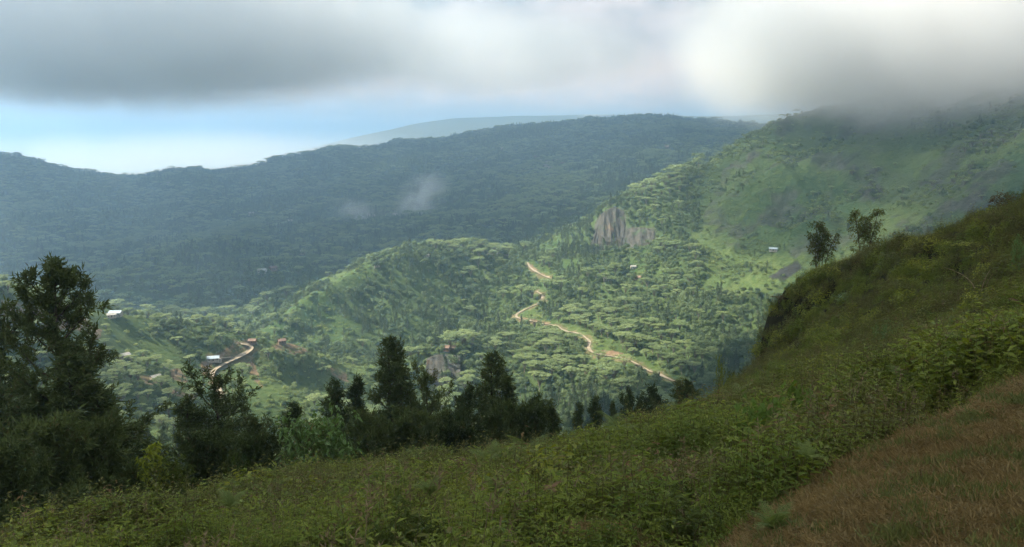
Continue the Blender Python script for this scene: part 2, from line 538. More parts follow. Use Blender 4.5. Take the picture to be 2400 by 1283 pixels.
def ground_cover(u, v, d, x, y):
    """Weights of grass, rock, soil, burnt at places seen at (u, v)."""
    d = Di(d)
    jx = 14 * fbm(x / 45, y / 45, 3, 31); jy = 10 * fbm(x / 45, y / 45, 3, 37)
    a, b = u + jx, v + jy
    near = d < 1700
    g = np.zeros(u.shape); r = np.zeros(u.shape); s = np.zeros(u.shape); bu = np.zeros(u.shape)
    mtn = inpoly(a, b, [(1648, 520), (1672, 440), (1700, 400), (1790, 330), (1830, 290), (1900, 200), (2900, 60), (2900, 800), (2000, 800), (1890, 640), (1860, 600), (1800, 572), (1745, 545), (1722, 600), (1690, 600), (1660, 570)]) & near & (d > 500)
    g[mtn] = 1
    strip = inpoly(a, b, [(1740, 690), (1700, 700), (1690, 675), (1760, 640), (1790, 600), (1850, 590), (1880, 640), (1850, 690), (1800, 700)]) & near & (d > 500)
    g[strip] = 1
    bc = inpoly(a * 0.5 + u * 0.5, b * 0.5 + v * 0.5, [(628, 795), (665, 745), (700, 715), (800, 645), (868, 620), (882, 638), (820, 680), (770, 735), (735, 775), (700, 800)]) & (d > 800) & (d < 1150)
    g[bc] = 1
    g[inpoly(a, b, [(690, 690), (620, 730), (700, 680), (770, 645), (840, 630), (780, 655)]) & (d > 1080) & (d < 1300)] = 0.8
    bu[inpoly(a, b, [(1800, 650), (1835, 622), (1870, 612), (1880, 632), (1840, 655)]) & near & (d > 500)] = 1
    # rocks on the mountain
    rk = (np.clip((fbm(x / 60, y / 60, 5, 51) + 0.55 * fbm(x / 14, y / 14, 3, 57)) * 3.0 - 0.12, 0, 1))
    zone = inpoly(a, b, [(1960, 390), (2020, 375), (2150, 420), (2300, 430), (2360, 470), (2250, 500), (2120, 470), (2000, 430)]) | inpoly(a, b, [(1700, 400), (1745, 360), (1790, 360), (1750, 395)]) | \
        inpoly(a, b, [(1900, 480), (1960, 500), (2010, 530), (1960, 530)]) | inpoly(a, b, [(1960, 370), (2000, 380), (2110, 470), (2060, 480), (1980, 430)])
    r[mtn] = np.maximum(rk * 0.75, np.where(zone, np.clip(rk * 2.0 + 0.25, 0, 1), 0))[mtn]
    g = np.where(mtn, g * (1 - r), g)
    r[inpoly(a, b, [(960, 850), (1090, 835), (1085, 930), (1000, 930)]) & (d < 700)] = 0.55
    r[inpoly(u, v, [(1380, 592), (1396, 520), (1404, 505), (1440, 484), (1466, 494), (1470, 550), (1450, 575)]) & (d > 1000) & (d < 1250)] = 1
    r[inpoly(u, v, [(1445, 590), (1456, 550), (1476, 532), (1535, 535), (1540, 565)]) & (d > 1000) & (d < 1250)] = 1
    # bare soil on the left hill and along the road cuts
    for p in ([(475, 880), (505, 855), (590, 812), (600, 800), (560, 800), (540, 812), (500, 838), (470, 850)], [(392, 868), (420, 862), (438, 895), (430, 902), (400, 890)], [(0, 700), (60, 715), (130, 735), (210, 750), (200, 775), (90, 770), (0, 760)],
              [(572, 850), (590, 840), (605, 880), (615, 912), (598, 900), (585, 875)], [(640, 806), (720, 806), (740, 825), (690, 830), (640, 818)], [(380, 905), (440, 915), (470, 945), (400, 925)], [(205, 760), (240, 775), (230, 800), (205, 790)],
              [(330, 880), (372, 885), (368, 905), (340, 900)], [(770, 855), (812, 875), (818, 895), (780, 880)]):
        s[inpoly(a * 0.6 + u * 0.4, b * 0.6 + v * 0.4, p) & (d < 720) & (d > 300)] = 0.9
    for p in ([(1388, 822), (1440, 822), (1480, 836), (1470, 842), (1400, 834)], [(1215, 742), (1290, 757), (1278, 764), (1215, 752)], [(1240, 618), (1260, 632), (1292, 655), (1262, 642), (1240, 628)]):
        s[inpoly(u, v, p) & (d < 1300)] = 1.0
    # clearings: fields and garden plots here and there
    f = fbm(x / 90, y / 90, 3, 71)
    g = np.maximum(g, np.where((d < 1700) & (f > 0.42), 0.8, 0))
    g = np.maximum(g, np.where((d < 900) & (u < 800), sstep(f, -0.02, 0.15) * 0.75, 0))
    f2 = fbm(x / 260, y / 260, 4, 75)
    g = np.maximum(g, np.where((d >= 1700) & (d < 4500), sstep(f2, 0.38, 0.46) * 0.5, 0))
    fields = inpoly(a, b, [(1390, 800), (1440, 808), (1475, 830), (1395, 825)]) | inpoly(a, b, [(1470, 605), (1505, 605), (1510, 650), (1480, 655)]) | inpoly(a, b, [(1225, 735), (1300, 735), (1310, 750), (1240, 750)])
    g[fields & (d < 1200)] = 1.0
    return g, r, s, bu


def road_world():
    out = []
    for rd in ROADS:
        w = np.array([hit(u, v) for u, v in rd])
        # a road does not jump: pull in places that overshoot a crest
        d = np.hypot(w[:, 0], w[:, 1])
        for k in range(3):
            for i in range(1, len(d) - 1):
                md = (d[i - 1] + d[i + 1]) / 2
                if abs(d[i] - md) > 0.05 * md:
                    d[i] = md
        th = np.arctan2(w[:, 0], w[:, 1])
        out.append(np.stack([np.sin(th) * d, np.cos(th) * d], -1))
    return out


RW_ = road_world()
GW, RW, SW, BW = ground_cover(Ug, Vg, D, X, Y)
_m = (D > 380) & (D < 1150) & (np.abs(TH) < R(36))
_x, _y = X[_m], Y[_m]
_rd = np.full(_x.shape, 1e9)
for w in RW_:
    _rd = np.minimum(_rd, polydist(_x, _y, w))
SW[_m] = np.maximum(SW[_m], 0.55 * (1 - sstep(_rd + 4.5 * fbm(_x / 9, _y / 9, 3, 63), 2.2, 4.6)))
GW[_m] = np.maximum(GW[_m], 0.9 * (1 - sstep(_rd + 6 * fbm(_x / 14, _y / 14, 3, 64), 6, 15.0)))

# ------------------------------------------------------------------ ground materials
def terrain_mat(name, forest1, forest2):
    m, t = new_mat(name)
    at = t.n('ShaderNodeVertexColor', layer_name='cover')
    sp = t.n('ShaderNodeSeparateColor')
    t.link(at.outputs['Color'], sp.inputs[0])
    geo = t.n('ShaderNodeNewGeometry')
    pos = geo.outputs['Position']
    n1 = t.noise(pos, 0.02, 8, 0.62)
    n2 = t.noise(pos, 0.25, 6, 0.65)
    n3 = t.noise(pos, 0.006, 5, 0.6)
    base = t.mix(t.ss(n1, 0.35, 0.65), forest1, forest2)
    grass = t.mix(t.ss(t.m('ADD', t.m('MULTIPLY', n2, 0.6), t.m('MULTIPLY', n3, 0.5)), 0.42, 0.68), (0.026, 0.052, 0.015), (0.070, 0.096, 0.032))
    grass = t.mix(t.m('MULTIPLY', t.ss(n1, 0.55, 0.72), 0.6), grass, (0.10, 0.10, 0.047))
    rock = t.mix(t.ss(t.noise(pos, 0.12, 8, 0.7), 0.35, 0.68), (0.018, 0.021, 0.016), (0.070, 0.074, 0.060))
    soil = t.mix(t.ss(n2, 0.3, 0.7), (0.09, 0.058, 0.036), (0.18, 0.13, 0.088))
    c = t.mix(sp.outputs[0], base, grass)
    c = t.mix(sp.outputs[1], c, rock)
    c = t.mix(t.m('MULTIPLY', sp.outputs[2], t.ss(t.noise(pos, 0.15, 4, 0.6), 0.3, 0.55)), c, soil)
    c = t.mix(at.outputs['Alpha'], (0.026, 0.028, 0.026), c)
    p = t.n('ShaderNodeBsdfPrincipled')
    t.put(p.inputs['Base Color'], c)
    p.inputs['Roughness'].default_value = 0.95
    p.inputs['Specular IOR Level'].default_value = 0.1
    b = t.n('ShaderNodeBump')
    b.inputs['Strength'].default_value = 1.0; b.inputs['Distance'].default_value = 3.0
    hgt = t.m('ADD', t.noise(pos, 0.08, 8, 0.7), t.m('MULTIPLY', n2, 0.35))
    t.link(hgt, b.inputs['Height']); t.link(b.outputs[0], p.inputs['Normal'])
    o = t.n('ShaderNodeOutputMaterial')
    t.link(p.outputs[0], o.inputs['Surface'])
    return m


M_VALLEY = terrain_mat('valley_ground', (0.030, 0.048, 0.016), (0.055, 0.085, 0.028))
M_FAR = terrain_mat('far_ground', (0.026, 0.044, 0.018), (0.060, 0.085, 0.030))


def plain_ground():
    m, t = new_mat('plain_ground')
    geo = t.n('ShaderNodeNewGeometry'); pos = geo.outputs['Position']
    vec = t.n('ShaderNodeMapping'); vec.inputs['Scale'].default_value = (0.5, 1.4, 1)
    t.link(pos, vec.inputs[0])
    n = t.noise(vec.outputs[0], 0.0009, 8, 0.6)
    c = t.mix(t.ss(n, 0.4, 0.62), (0.022, 0.035, 0.018), (0.055, 0.062, 0.035))
    c = t.mix(t.ss(t.noise(vec.outputs[0], 0.0006, 4, 0.5, 1.2), 0.6, 0.66), c, (0.25, 0.24, 0.21))
    p = t.n('ShaderNodeBsdfPrincipled'); t.put(p.inputs['Base Color'], c); p.inputs['Roughness'].default_value = 0.9
    o = t.n('ShaderNodeOutputMaterial'); t.link(p.outputs[0], o.inputs['Surface'])
    return m


M_PLAIN = plain_ground()

_ii, _jj = np.meshgrid(np.arange(NL - 1), np.arange(NTH - 1), indexing='ij')
_q = np.stack([_ii * NTH + _jj, _ii * NTH + _jj + 1, (_ii + 1) * NTH + _jj + 1, (_ii + 1) * NTH + _jj], -1)
_vall = np.stack([X, Y, Z], -1).reshape(-1, 3)
_call = np.stack([GW, RW, SW, 1 - BW], -1).reshape(-1, 4).astype(np.float32)
_dm = Di(D[:-1, :-1]); _um = Ug[:-1, :-1]
_ismtn = (_um > 1640) & (_dm > 820) & (_dm < 1750)
_isfar = (_dm >= 1350) & (_dm < 5200) & ~_ismtn
_isplain = _dm >= 5200
_isval = ~(_ismtn | _isfar | _isplain)
for nm, mask, mt in (('valley_terrain', _isval, M_VALLEY), ('mountain_terrain', _ismtn, M_VALLEY), ('far_ridge_terrain', _isfar, M_FAR), ('distant_plain', _isplain, M_PLAIN)):
    f = _q[mask]
    used, inv = np.unique(f, return_inverse=True)
    me = mesh_from(nm, _vall[used], inv.reshape(-1, 4), [mt], smooth=True)
    ca = me.color_attributes.new('cover', 'FLOAT_COLOR', 'POINT')
    ca.data.foreach_set('color', _call[used].ravel())
    ob(nm, me, kind='structure')

# ------------------------------------------------------------------ haze: the air of the valley
def vol_box(name, lo, hi):
    v = np.array([[x, y, z] for x in (lo[0], hi[0]) for y in (lo[1], hi[1]) for z in (lo[2], hi[2])], float)
    f = np.array([[0, 1, 3, 2], [4, 6, 7, 5], [0, 4, 5, 1], [2, 3, 7, 6], [0, 2, 6, 4], [1, 5, 7, 3]])
    return mesh_from(name, v, f)


print('zmax', Z.max(), D.ravel()[Z.argmax()], Ug.ravel()[Z.argmax()])
HAZE_TOP = max(float(Z.max()) + 30, 315)
m, t = new_mat('haze')
pv = t.n('ShaderNodeVolumePrincipled')
pv.inputs['Color'].default_value = (0.48, 0.73, 1.0, 1)
pv.inputs['Density'].default_value = 2.8e-4
pv.inputs['Anisotropy'].default_value = 0.65
o = t.n('ShaderNodeOutputMaterial'); t.link(pv.outputs[0], o.inputs['Volume'])
me = vol_box('haze', (-15200, -90, float(Z.min()) - 1), (15200, 20700, HAZE_TOP))
me.materials.append(m)
ob('haze', me, kind='stuff', label='pale blue haze filling the valley', cat='haze')

# ------------------------------------------------------------------ clouds overhead, with the gap that lets the sun into the valley
H_DECK = 1050.0
_c1, _c2, _c3 = P(2330, 20, 1070), P(250, 40, 1450), P(1150, 60, 1750)
LOWCLOUDS = [((_c1[0], _c1[1], 132.0), (450, 300, 165), R(-25), .018), ((_c2[0], _c2[1], 190.0), (700, 340, 160), R(8), .012), ((_c3[0], _c3[1], 205.0), (480, 330, 118), 0.0, .0035)]
SUNNY = [(*LOWCLOUDS[0], -.40)]
SHADY = [(*LOWCLOUDS[1], .98), (*LOWCLOUDS[2], .92)]
gx = np.arange(-5200, 3400, 36.0); gy = np.arange(-1300, 4300, 36.0)
GX, GY = np.meshgrid(gx, gy)
# follow the sun ray from each place of the deck down to the ground
px, py, pz = GX.copy(), GY.copy(), np.full(GX.shape, H_DECK)
done = np.zeros(GX.shape, bool)
for k in range(64):
    stp = 26.0 / SDIR[2]
    px = np.where(done, px, px - SDIR[0] * stp); py = np.where(done, py, py - SDIR[1] * stp); pz = np.where(done, pz, pz - SDIR[2] * stp)
    gz = np.where(np.hypot(px, py) < 110, -8.0, np.where(np.abs(np.arctan2(px, py)) > R(43), -230.0, zt(px, py)))
    done |= pz <= gz
dg_ = Di(np.hypot(px, py))
ug, vg = uv(px, py, pz)
inf = (py > 20) & (np.abs(np.arctan2(px, py)) < R(50))
ju = ug + 40 * fbm(px / 300, py / 300, 4, 81); jv = vg + 14 * fbm(px / 300, py / 300, 4, 83)
LIT1 = [(-900, 640), (-200, 690), (250, 742), (560, 795), (625, 800), (690, 700), (860, 605), (1000, 585), (1130, 545), (1250, 505), (1400, 445), (1560, 400), (1690, 385), (1735, 420), (1735, 520), (1745, 570), (1870, 590),
        (1880, 720), (1760, 900), (1500, 1100), (1000, 1300), (-900, 1300)]
lit = inpoly(ju, jv, LIT1) & inf & (dg_ > 170) & (dg_ < 2300)
lit |= inpoly(ju, jv, [(170, 712), (300, 640), (450, 590), (600, 585), (600, 640), (520, 660), (460, 730), (300, 745), (250, 742)]) & inf & (dg_ > 1000)
lit |= inpoly(ju, jv, [(1290, 292), (1340, 285), (1350, 320), (1320, 345), (1270, 330)]) & inf
lit |= inf & (dg_ > 4300)
cl = 1.0 - lit.astype(float)
part = inpoly(ju, jv, [(1050, 560), (1250, 430), (1500, 380), (1560, 400), (1250, 505)]) & inf
cl[part & ~lit] = 0.5
cl = np.where(inf & ~lit & (dg_ > 1500), cl - .5 * sstep(fbm(px / 420, py / 420, 4, 87), .02, .30), cl)
part2 = inf & (ug > 1620) & (dg_ > 700) & (dg_ < 1900)
cl[part2 & ~lit] = 0.52
for (ex, ey, ez), (ra, rb_, rc), rz, dens, opn in SUNNY + SHADY:      # unseen deck thinned or thickened along sun lines to set low clouds' brightness
    ca_, sa_ = math.cos(-rz), math.sin(-rz)
    def _loc(a, b, c):
        return ((a * ca_ - b * sa_) / ra, (a * sa_ + b * ca_) / rb_, c / rc)
    ox, oy, oz = _loc(GX - ex, GY - ey, H_DECK - ez); dx_, dy_, dz_ = _loc(-SDIR[0], -SDIR[1], -SDIR[2])
    A2 = dx_ ** 2 + dy_ ** 2 + dz_ ** 2; B2 = ox * dx_ + oy * dy_ + oz * dz_; C2 = ox ** 2 + oy ** 2 + oz ** 2 - (.72 if opn < 0 else .92) ** 2
    chord = 2 * np.sqrt(np.maximum(0, B2 * B2 - A2 * C2)) / A2
    k_ = sstep(chord * max(dens, .010), 0.05, .9)
    if opn < 0:
        cxs = GX - SDIR[0] / SDIR[2] * (H_DECK - 132)
        cl = cl * (1 - k_) + (.53 - .22 * sstep(cxs, 150, 480)) * np.where(lit, .72, 1) * k_
    else:
        cxs = GX - SDIR[0] / SDIR[2] * (H_DECK - 190)
        cl = cl * (1 - k_) + (opn - .47 * sstep(cxs, -950, -200)) * k_
for k in range(3):          # soft edges
    c2 = np.pad(cl, 1, mode='edge')
    cl = (c2[:-2, 1:-1] + c2[2:, 1:-1] + c2[1:-1, :-2] + c2[1:-1, 2:] + c2[1:-1, 1:-1] * 2) / 6
_eu, _ev2 = uv(GX, GY, np.full(GX.shape, H_DECK - 150))
shown = (GY > 0) & (_ev2 > -60) & (GY * CP > (H_DECK - 150) * SP)
cl[shown] = 0
cl = np.clip(cl, 0, 1)
ny, nx = GX.shape
lump = fbm(GX / 500, GY / 500, 4, 91)
zb = H_DECK - 60 - 70 * lump - 25 * cl; ztp = H_DECK + 40 + 120 * np.abs(fbm(GX / 420, GY / 420, 4, 95)) + 130 * cl
vv = np.concatenate([np.stack([GX, GY, zb], -1).reshape(-1, 3), np.stack([GX, GY, ztp], -1).reshape(-1, 3)])
ii, jj = np.meshgrid(np.arange(ny - 1), np.arange(nx - 1), indexing='ij')
keep = np.maximum.reduce([cl[:-1, :-1], cl[1:, :-1], cl[:-1, 1:], cl[1:, 1:]]) > 0.02
qa = np.stack([ii * nx + jj, (ii + 1) * nx + jj, (ii + 1) * nx + jj + 1, ii * nx + jj + 1], -1)[keep]
qb = qa[:, ::-1] + nx * ny
m, t = new_mat('cloud')
at = t.n('ShaderNodeVertexColor', layer_name='thick')
geo = t.n('ShaderNodeNewGeometry')
no = t.noise(geo.outputs['Position'], 0.004, 5, 0.6)
al = t.ss(t.m('ADD', at.outputs['Color'], t.m('MULTIPLY', t.m('SUBTRACT', no, 0.5), 0.55)), 0.22, 0.72)
tl = t.n('ShaderNodeBsdfTranslucent'); tl.inputs['Color'].default_value = (0.76, 0.77, 0.79, 1)
df = t.n('ShaderNodeBsdfDiffuse'); df.inputs['Color'].default_value = (0.86, 0.88, 0.90, 1)
m1 = t.n('ShaderNodeMixShader'); m1.inputs[0].default_value = 0.45
t.link(df.outputs[0], m1.inputs[1]); t.link(tl.outputs[0], m1.inputs[2])
tp = t.n('ShaderNodeBsdfTransparent')
m2 = t.n('ShaderNodeMixShader')
t.link(al, m2.inputs[0]); t.link(tp.outputs[0], m2.inputs[1]); t.link(m1.outputs[0], m2.inputs[2])
o = t.n('ShaderNodeOutputMaterial'); t.link(m2.outputs[0], o.inputs['Surface'])
f = np.concatenate([qa, qb]); used, inv = np.unique(f, return_inverse=True)
me = mesh_from('clouds', vv[used], inv.reshape(-1, 4), [m], smooth=True)
ca = me.color_attributes.new('thick', 'FLOAT_COLOR', 'POINT')
cc = np.concatenate([cl.ravel(), cl.ravel()])[used]
ca.data.foreach_set('color', np.stack([cc, cc, cc, np.ones_like(cc)], -1).astype(np.float32).ravel())
ob('clouds', me, kind='stuff', label='grey clouds hanging over the valley with a gap for the sun', cat='clouds')
# ================================================================== the slope the camera stands on
NC = []


def ncp(*pts):
    for u, v, d in pts:
        NC.append(P(u, v, d))


NCREST = [(-250, 1290, 14), (-100, 1275, 15), (0, 1262, 15.5), (100, 1245, 17), (200, 1222, 19), (300, 1196, 22), (430, 1150, 25), (520, 1132, 26), (600, 1118, 26.5), (700, 1106, 27), (800, 1100, 27.5), (900, 1092, 28), (1000, 1078, 28.5), (1100, 1060, 29),
          (1200, 1040, 30), (1300, 1024, 31), (1400, 1010, 32), (1500, 996, 33), (1600, 968, 36), (1660, 915, 41), (1700, 868, 46), (1745, 835, 52), (1772, 790, 58), (1778, 765, 60), (1800, 745, 62), (1850, 705, 63), (1900, 660, 63), (2000, 622, 62),
          (2080, 585, 61), (2200, 545, 59), (2300, 500, 57), (2400, 460, 55), (2550, 400, 54), (2750, 330, 52)]
ncp(*NCREST)
ncp((-250, 1400, 9), (0, 1330, 11), (0, 1400, 8.2), (400, 1283, 7.6), (400, 1230, 11), (800, 1283, 5.6), (700, 1200, 10.5), (700, 1150, 16), (1200, 1283, 4.5), (1000, 1180, 8.2), (1000, 1120, 15), (1600, 1283, 3.8), (1300, 1150, 8.2), (1300, 1080, 15),
    (2000, 1283, 3.4), (2400, 1283, 3.2), (2700, 1283, 3.2), (1500, 1100, 8.6), (1500, 1040, 16), (1700, 1200, 4.6), (1700, 1090, 7.6), (1700, 1000, 14), (1850, 1090, 6.2), (2000, 1060, 6.0), (1850, 960, 13), (1750, 930, 24), (2000, 900, 13.5), (2200, 960, 6.6),
    (2400, 900, 7.2), (2400, 800, 12.5), (2300, 850, 10), (2150, 850, 14), (2000, 800, 26), (1850, 840, 36), (2200, 720, 28), (2000, 700, 46), (2400, 700, 20), (2400, 620, 31), (2200, 620, 44), (2400, 540, 42), (2700, 600, 30), (2700, 900, 8),
    (1900, 730, 52), (1830, 800, 52))
# beyond the crest the ground falls away
for u, v, d in NCREST:
    p = P(u, v, d); q = np.array([p[0], p[1]]) / math.hypot(p[0], p[1])
    steep = 1.6 if 1690 < u < 1890 else 0.62
    for e in (4, 14, 34, 70, 110):
        NC.append(np.array([p[0] + q[0] * e, p[1] + q[1] * e, p[2] - steep * min(e, 14) - 0.62 * max(0, e - 14)]))
NC += [np.array(a, float) for a in ((0, 0, -1.68), (2, 0, -1.6), (-2, 0, -2.0), (4, 1, -1.5), (0, -3, -1.3), (-6, 0, -4.2), (8, 2, -1.4), (12, 6, -1.3), (6, -8, 0), (-8, -8, -3.5), (-20, 0, -9), (-30, 5, -15), (-60, 10, -34),
                                       (-20, -20, -6), (20, -20, 2), (40, 10, 2), (60, 20, 4), (-60, -20, -28), (70, -20, 8), (75, 60, 2))]
NC = np.array(NC)
_nev = rbf(NC[:, 0], NC[:, 1], NC[:, 2], 0.02)
NX0, NX1, NY0, NY1, NS = -75.0, 85.0, -16.0, 132.0, 0.22
_nx = np.arange(NX0, NX1, NS); _ny = np.arange(NY0, NY1, NS)
_cx = np.arange(NX0, NX1 + 1.2, 1.2); _cy = np.arange(NY0, NY1 + 1.2, 1.2)
_NZ = _nev(*np.meshgrid(_cx, _cy))
NGX, NGY = np.meshgrid(_nx, _ny)


# the worn path: short brown grass at the lower right
PATH = [(1680, 1262), (1770, 1190), (1880, 1110), (2000, 1045), (2130, 985), (2240, 935), (2330, 895), (2440, 850), (2800, 800), (9000, 800), (9000, 20000), (-2000, 20000), (1300, 1500), (1640, 1330)]
PATH4 = [(1240, 1262), (1330, 1210), (1420, 1190), (1520, 1200), (1540, 1225), (1420, 1250), (1300, 1275)]
PATH2 = [(2290, 790), (2360, 770), (2500, 745), (2500, 775), (2380, 800), (2300, 805)]
PATH3 = [(1800, 935), (1900, 905), (2010, 905), (1990, 925), (1880, 950), (1810, 955)]
DRYP = [(262, 1275), (300, 1225), (370, 1190), (440, 1170), (430, 1195), (360, 1235), (330, 1283)]


def near_cover(x, y, z):
    u, v = uv(x, y, z)
    d = np.hypot(x, y)
    j = 14 * fbm(x / 1.1, y / 1.1, 3, 41); k = 9 * fbm(x / 1.1, y / 1.1, 3, 43)
    a, b = u + j, v + k
    path = (inpoly(a, b, PATH) & (d < 13)) | (inpoly(a, b, PATH4) & (d < 8)) | ((d < 2.5) & (x > 0)) | (inpoly(a, b, PATH2) & (d < 20)) | (inpoly(a, b, PATH3) & (d < 22))
    dry = inpoly(a, b, DRYP) & (d < 26)
    return path.astype(float), dry.astype(float)


def near_raw(x, y):
    return bilerp(_NZ, (y - NY0) / 1.2, (x - NX0) / 1.2)


_z0 = near_raw(NGX, NGY)
_pw, _dw = near_cover(NGX, NGY, _z0)
for k in range(2):
    c2 = np.pad(_pw, 1, mode='edge'); _pw = (c2[:-2, 1:-1] + c2[2:, 1:-1] + c2[1:-1, :-2] + c2[1:-1, 2:] + c2[1:-1, 1:-1]) / 5
_dd = np.hypot(NGX, NGY)
_mound = sstep(_dd, 3, 9) * (1 - _pw)
NZ = _z0 + _mound * (sstep(_dd, 3, 8) * 0.55 * fbm(NGX / 2.5, NGY / 2.5, 3, 45) + sstep(_dd, 14, 30) * 0.45 * fbm(NGX / 6.0, NGY / 6.0, 3, 46)) + 0.05 * fbm(NGX / 0.7, NGY / 0.7, 3, 47) - np.interp(_dd, [4, 10, 30, 70], [.25, .45, 1.05, .95]) * (1 - _pw)


def nz(x, y):
    return bilerp(NZ, (y - NY0) / NS, (x - NX0) / NS)


def nhit(u, v):
    """Where the view ray of a place in the picture meets the near slope."""
    th, t = ray(u, v)
    d = np.arange(2.0, 120, 0.08)
    z = nz(np.sin(th) * d, np.cos(th) * d)
    k = int(np.argmax(z >= t * d))
    dd = d[k] if z[k] >= t * d[k] else 60.0
    return np.array([math.sin(th) * dd, math.cos(th) * dd, float(nz(np.array([math.sin(th) * dd]), np.array([math.cos(th) * dd]))[0])])


def near_mat():
    m, t = new_mat('near_ground')
    at = t.n('ShaderNodeVertexColor', layer_name='cover')
    sp = t.n('ShaderNodeSeparateColor'); t.link(at.outputs['Color'], sp.inputs[0])
    geo = t.n('ShaderNodeNewGeometry'); pos = geo.outputs['Position']
    n1 = t.noise(pos, 1.2, 6, 0.65); n2 = t.noise(pos, 9.0, 6, 0.7)
    under = t.mix(t.ss(n1, 0.3, 0.7), (0.010, 0.011, 0.005), (0.024, 0.022, 0.010))
    worn = t.mix(t.ss(n1, 0.35, 0.65), (0.13, 0.098, 0.046), (0.085, 0.082, 0.030))
    worn = t.mix(t.m('MULTIPLY', t.ss(n2, 0.5, 0.75), 0.7), worn, (0.24, 0.165, 0.09))
    worn = t.mix(t.m('MULTIPLY', t.ss(n2, 0.30, 0.42), 1.0), (0.05, 0.034, 0.018), worn)
    c = t.mix(sp.outputs[0], under, worn)
    c = t.mix(sp.outputs[1], c, (0.13, 0.10, 0.045))
    p = t.n('ShaderNodeBsdfPrincipled'); t.put(p.inputs['Base Color'], c)
    p.inputs['Roughness'].default_value = 1.0; p.inputs['Specular IOR Level'].default_value = 0.05
    b = t.n('ShaderNodeBump'); b.inputs['Strength'].default_value = 0.9; b.inputs['Distance'].default_value = 0.05
    t.link(n2, b.inputs['Height']); t.link(b.outputs[0], p.inputs['Normal'])
    o = t.n('ShaderNodeOutputMaterial'); t.link(p.outputs[0], o.inputs['Surface'])
    return m


_r, _c = len(_ny), len(_nx)
_ii, _jj = np.meshgrid(np.arange(_r - 1), np.arange(_c - 1), indexing='ij')
_nq = np.stack([_ii * _c + _jj, _ii * _c + _jj + 1, (_ii + 1) * _c + _jj + 1, (_ii + 1) * _c + _jj], -1).reshape(-1, 4)
me = mesh_from('near_slope', np.stack([NGX, NGY, NZ], -1).reshape(-1, 3), _nq, [near_mat()], smooth=True)
ca = me.color_attributes.new('cover', 'FLOAT_COLOR', 'POINT')
ca.data.foreach_set('color', np.stack([_pw, _dw, 0 * _pw, 0 * _pw + 1], -1).astype(np.float32).ravel())
ob('near_slope_ground', me, kind='structure')

# ================================================================== plant building
def unit(a):
    return a / (np.linalg.norm(a, axis=-1, keepdims=True) + 1e-12)


def leaves(c, d, up, ln, wd, fold=0.0):
    """Leaf blades: base c, direction d, face normal about up; length, width; fold lifts both halves. Two triangles each."""
    n = len(c)
    d = unit(d); s = unit(np.cross(d, up)); nrm = unit(np.cross(s, d))
    ln = np.broadcast_to(ln, (n,))[:, None]; wd = np.broadcast_to(wd, (n,))[:, None]
    mid = c + d * ln * 0.42 + nrm * ln * 0.04
    v = np.stack([c, mid + s * wd * 0.5 + nrm * wd * fold, c + d * ln - nrm * ln * 0.08, mid - s * wd * 0.5 + nrm * wd * fold], 1).reshape(-1, 3)
    b = np.arange(n)[:, None] * 4
    return v, np.concatenate([b + [0, 1, 2], b + [0, 2, 3]])


class MB:
    """Collects vertices and faces with material slots."""
    def __init__(self):
        self.v, self.f3, self.f4, self.m3, self.m4, self.n = [], [], [], [], [], 0

    def add(self, v, f, mat=0):
        f = np.asarray(f) + self.n
        (self.f3 if f.shape[1] == 3 else self.f4).append(f)
        (self.m3 if f.shape[1] == 3 else self.m4).append(np.full(len(f), mat))
        self.v.append(np.asarray(v, float)); self.n += len(v)

    def tube(self, pts, rad, k=6, mat=0):
        pts = np.asarray(pts, float); n = len(pts)
        rad = np.broadcast_to(rad, (n,))
        tg = unit(np.gradient(pts, axis=0))
        a = unit(np.cross(tg, np.array([0.31, 0.17, 0.93]) + 1e-6)); b = np.cross(tg, a)
        an = np.arange(k) * 2 * np.pi / k
        ring = pts[:, None] + rad[:, None, None] * (np.cos(an)[None, :, None] * a[:, None] + np.sin(an)[None, :, None] * b[:, None])
        i, j = np.meshgrid(np.arange(n - 1), np.arange(k), indexing='ij')
        q = np.stack([i * k + j, i * k + (j + 1) % k, (i + 1) * k + (j + 1) % k, (i + 1) * k + j], -1).reshape(-1, 4)
        self.add(ring.reshape(-1, 3), q, mat)

    def mesh(self, name, mats, smooth=False):
        fs, fm = [], []
        if self.f3:
            fs.append(np.concatenate(self.f3)); fm.append(np.concatenate(self.m3))
        if self.f4:
            fs.append(np.concatenate(self.f4)); fm.append(np.concatenate(self.m4))
        return mesh_from(name, np.concatenate(self.v), fs, mats, smooth, np.concatenate(fm))


def rdir(g, n, zlo=-1.0, zhi=1.0):
    z = g.uniform(zlo, zhi, n); a = g.uniform(0, 2 * np.pi, n); h = np.sqrt(np.maximum(0, 1 - z * z))
    return np.stack([h * np.cos(a), h * np.sin(a), z], -1)


M_BARK = plain_mat('bark', (0.035, 0.028, 0.02), (0.09, 0.075, 0.055), 6.0, 0.95, 0.02)
M_PALEBARK = plain_mat('pale_bark', (0.10, 0.09, 0.07), (0.22, 0.20, 0.17), 0.8, 0.95)
M_STEM = plain_mat('stem', (0.06, 0.058, 0.022), (0.11, 0.095, 0.04), 8.0, 0.9)
M_STRAW = plain_mat('straw', (0.20, 0.15, 0.085), (0.36, 0.29, 0.18), 8.0, 0.9)
M_RUSSET = plain_mat('russet', (0.13, 0.055, 0.028), (0.24, 0.12, 0.065), 6.0, 0.9)
M_ALB = leaf_mat('umbrella_leaf', (0.10, 0.15, 0.062), (0.215, 0.27, 0.125), 0.45, 0.035)
M_ROUND = leaf_mat('round_leaf', (0.030, 0.060, 0.028), (0.14, 0.19, 0.08), 0.42, 0.03)
M_SLIM = leaf_mat('slim_leaf', (0.022, 0.042, 0.022), (0.075, 0.105, 0.048), 0.4, 0.03)
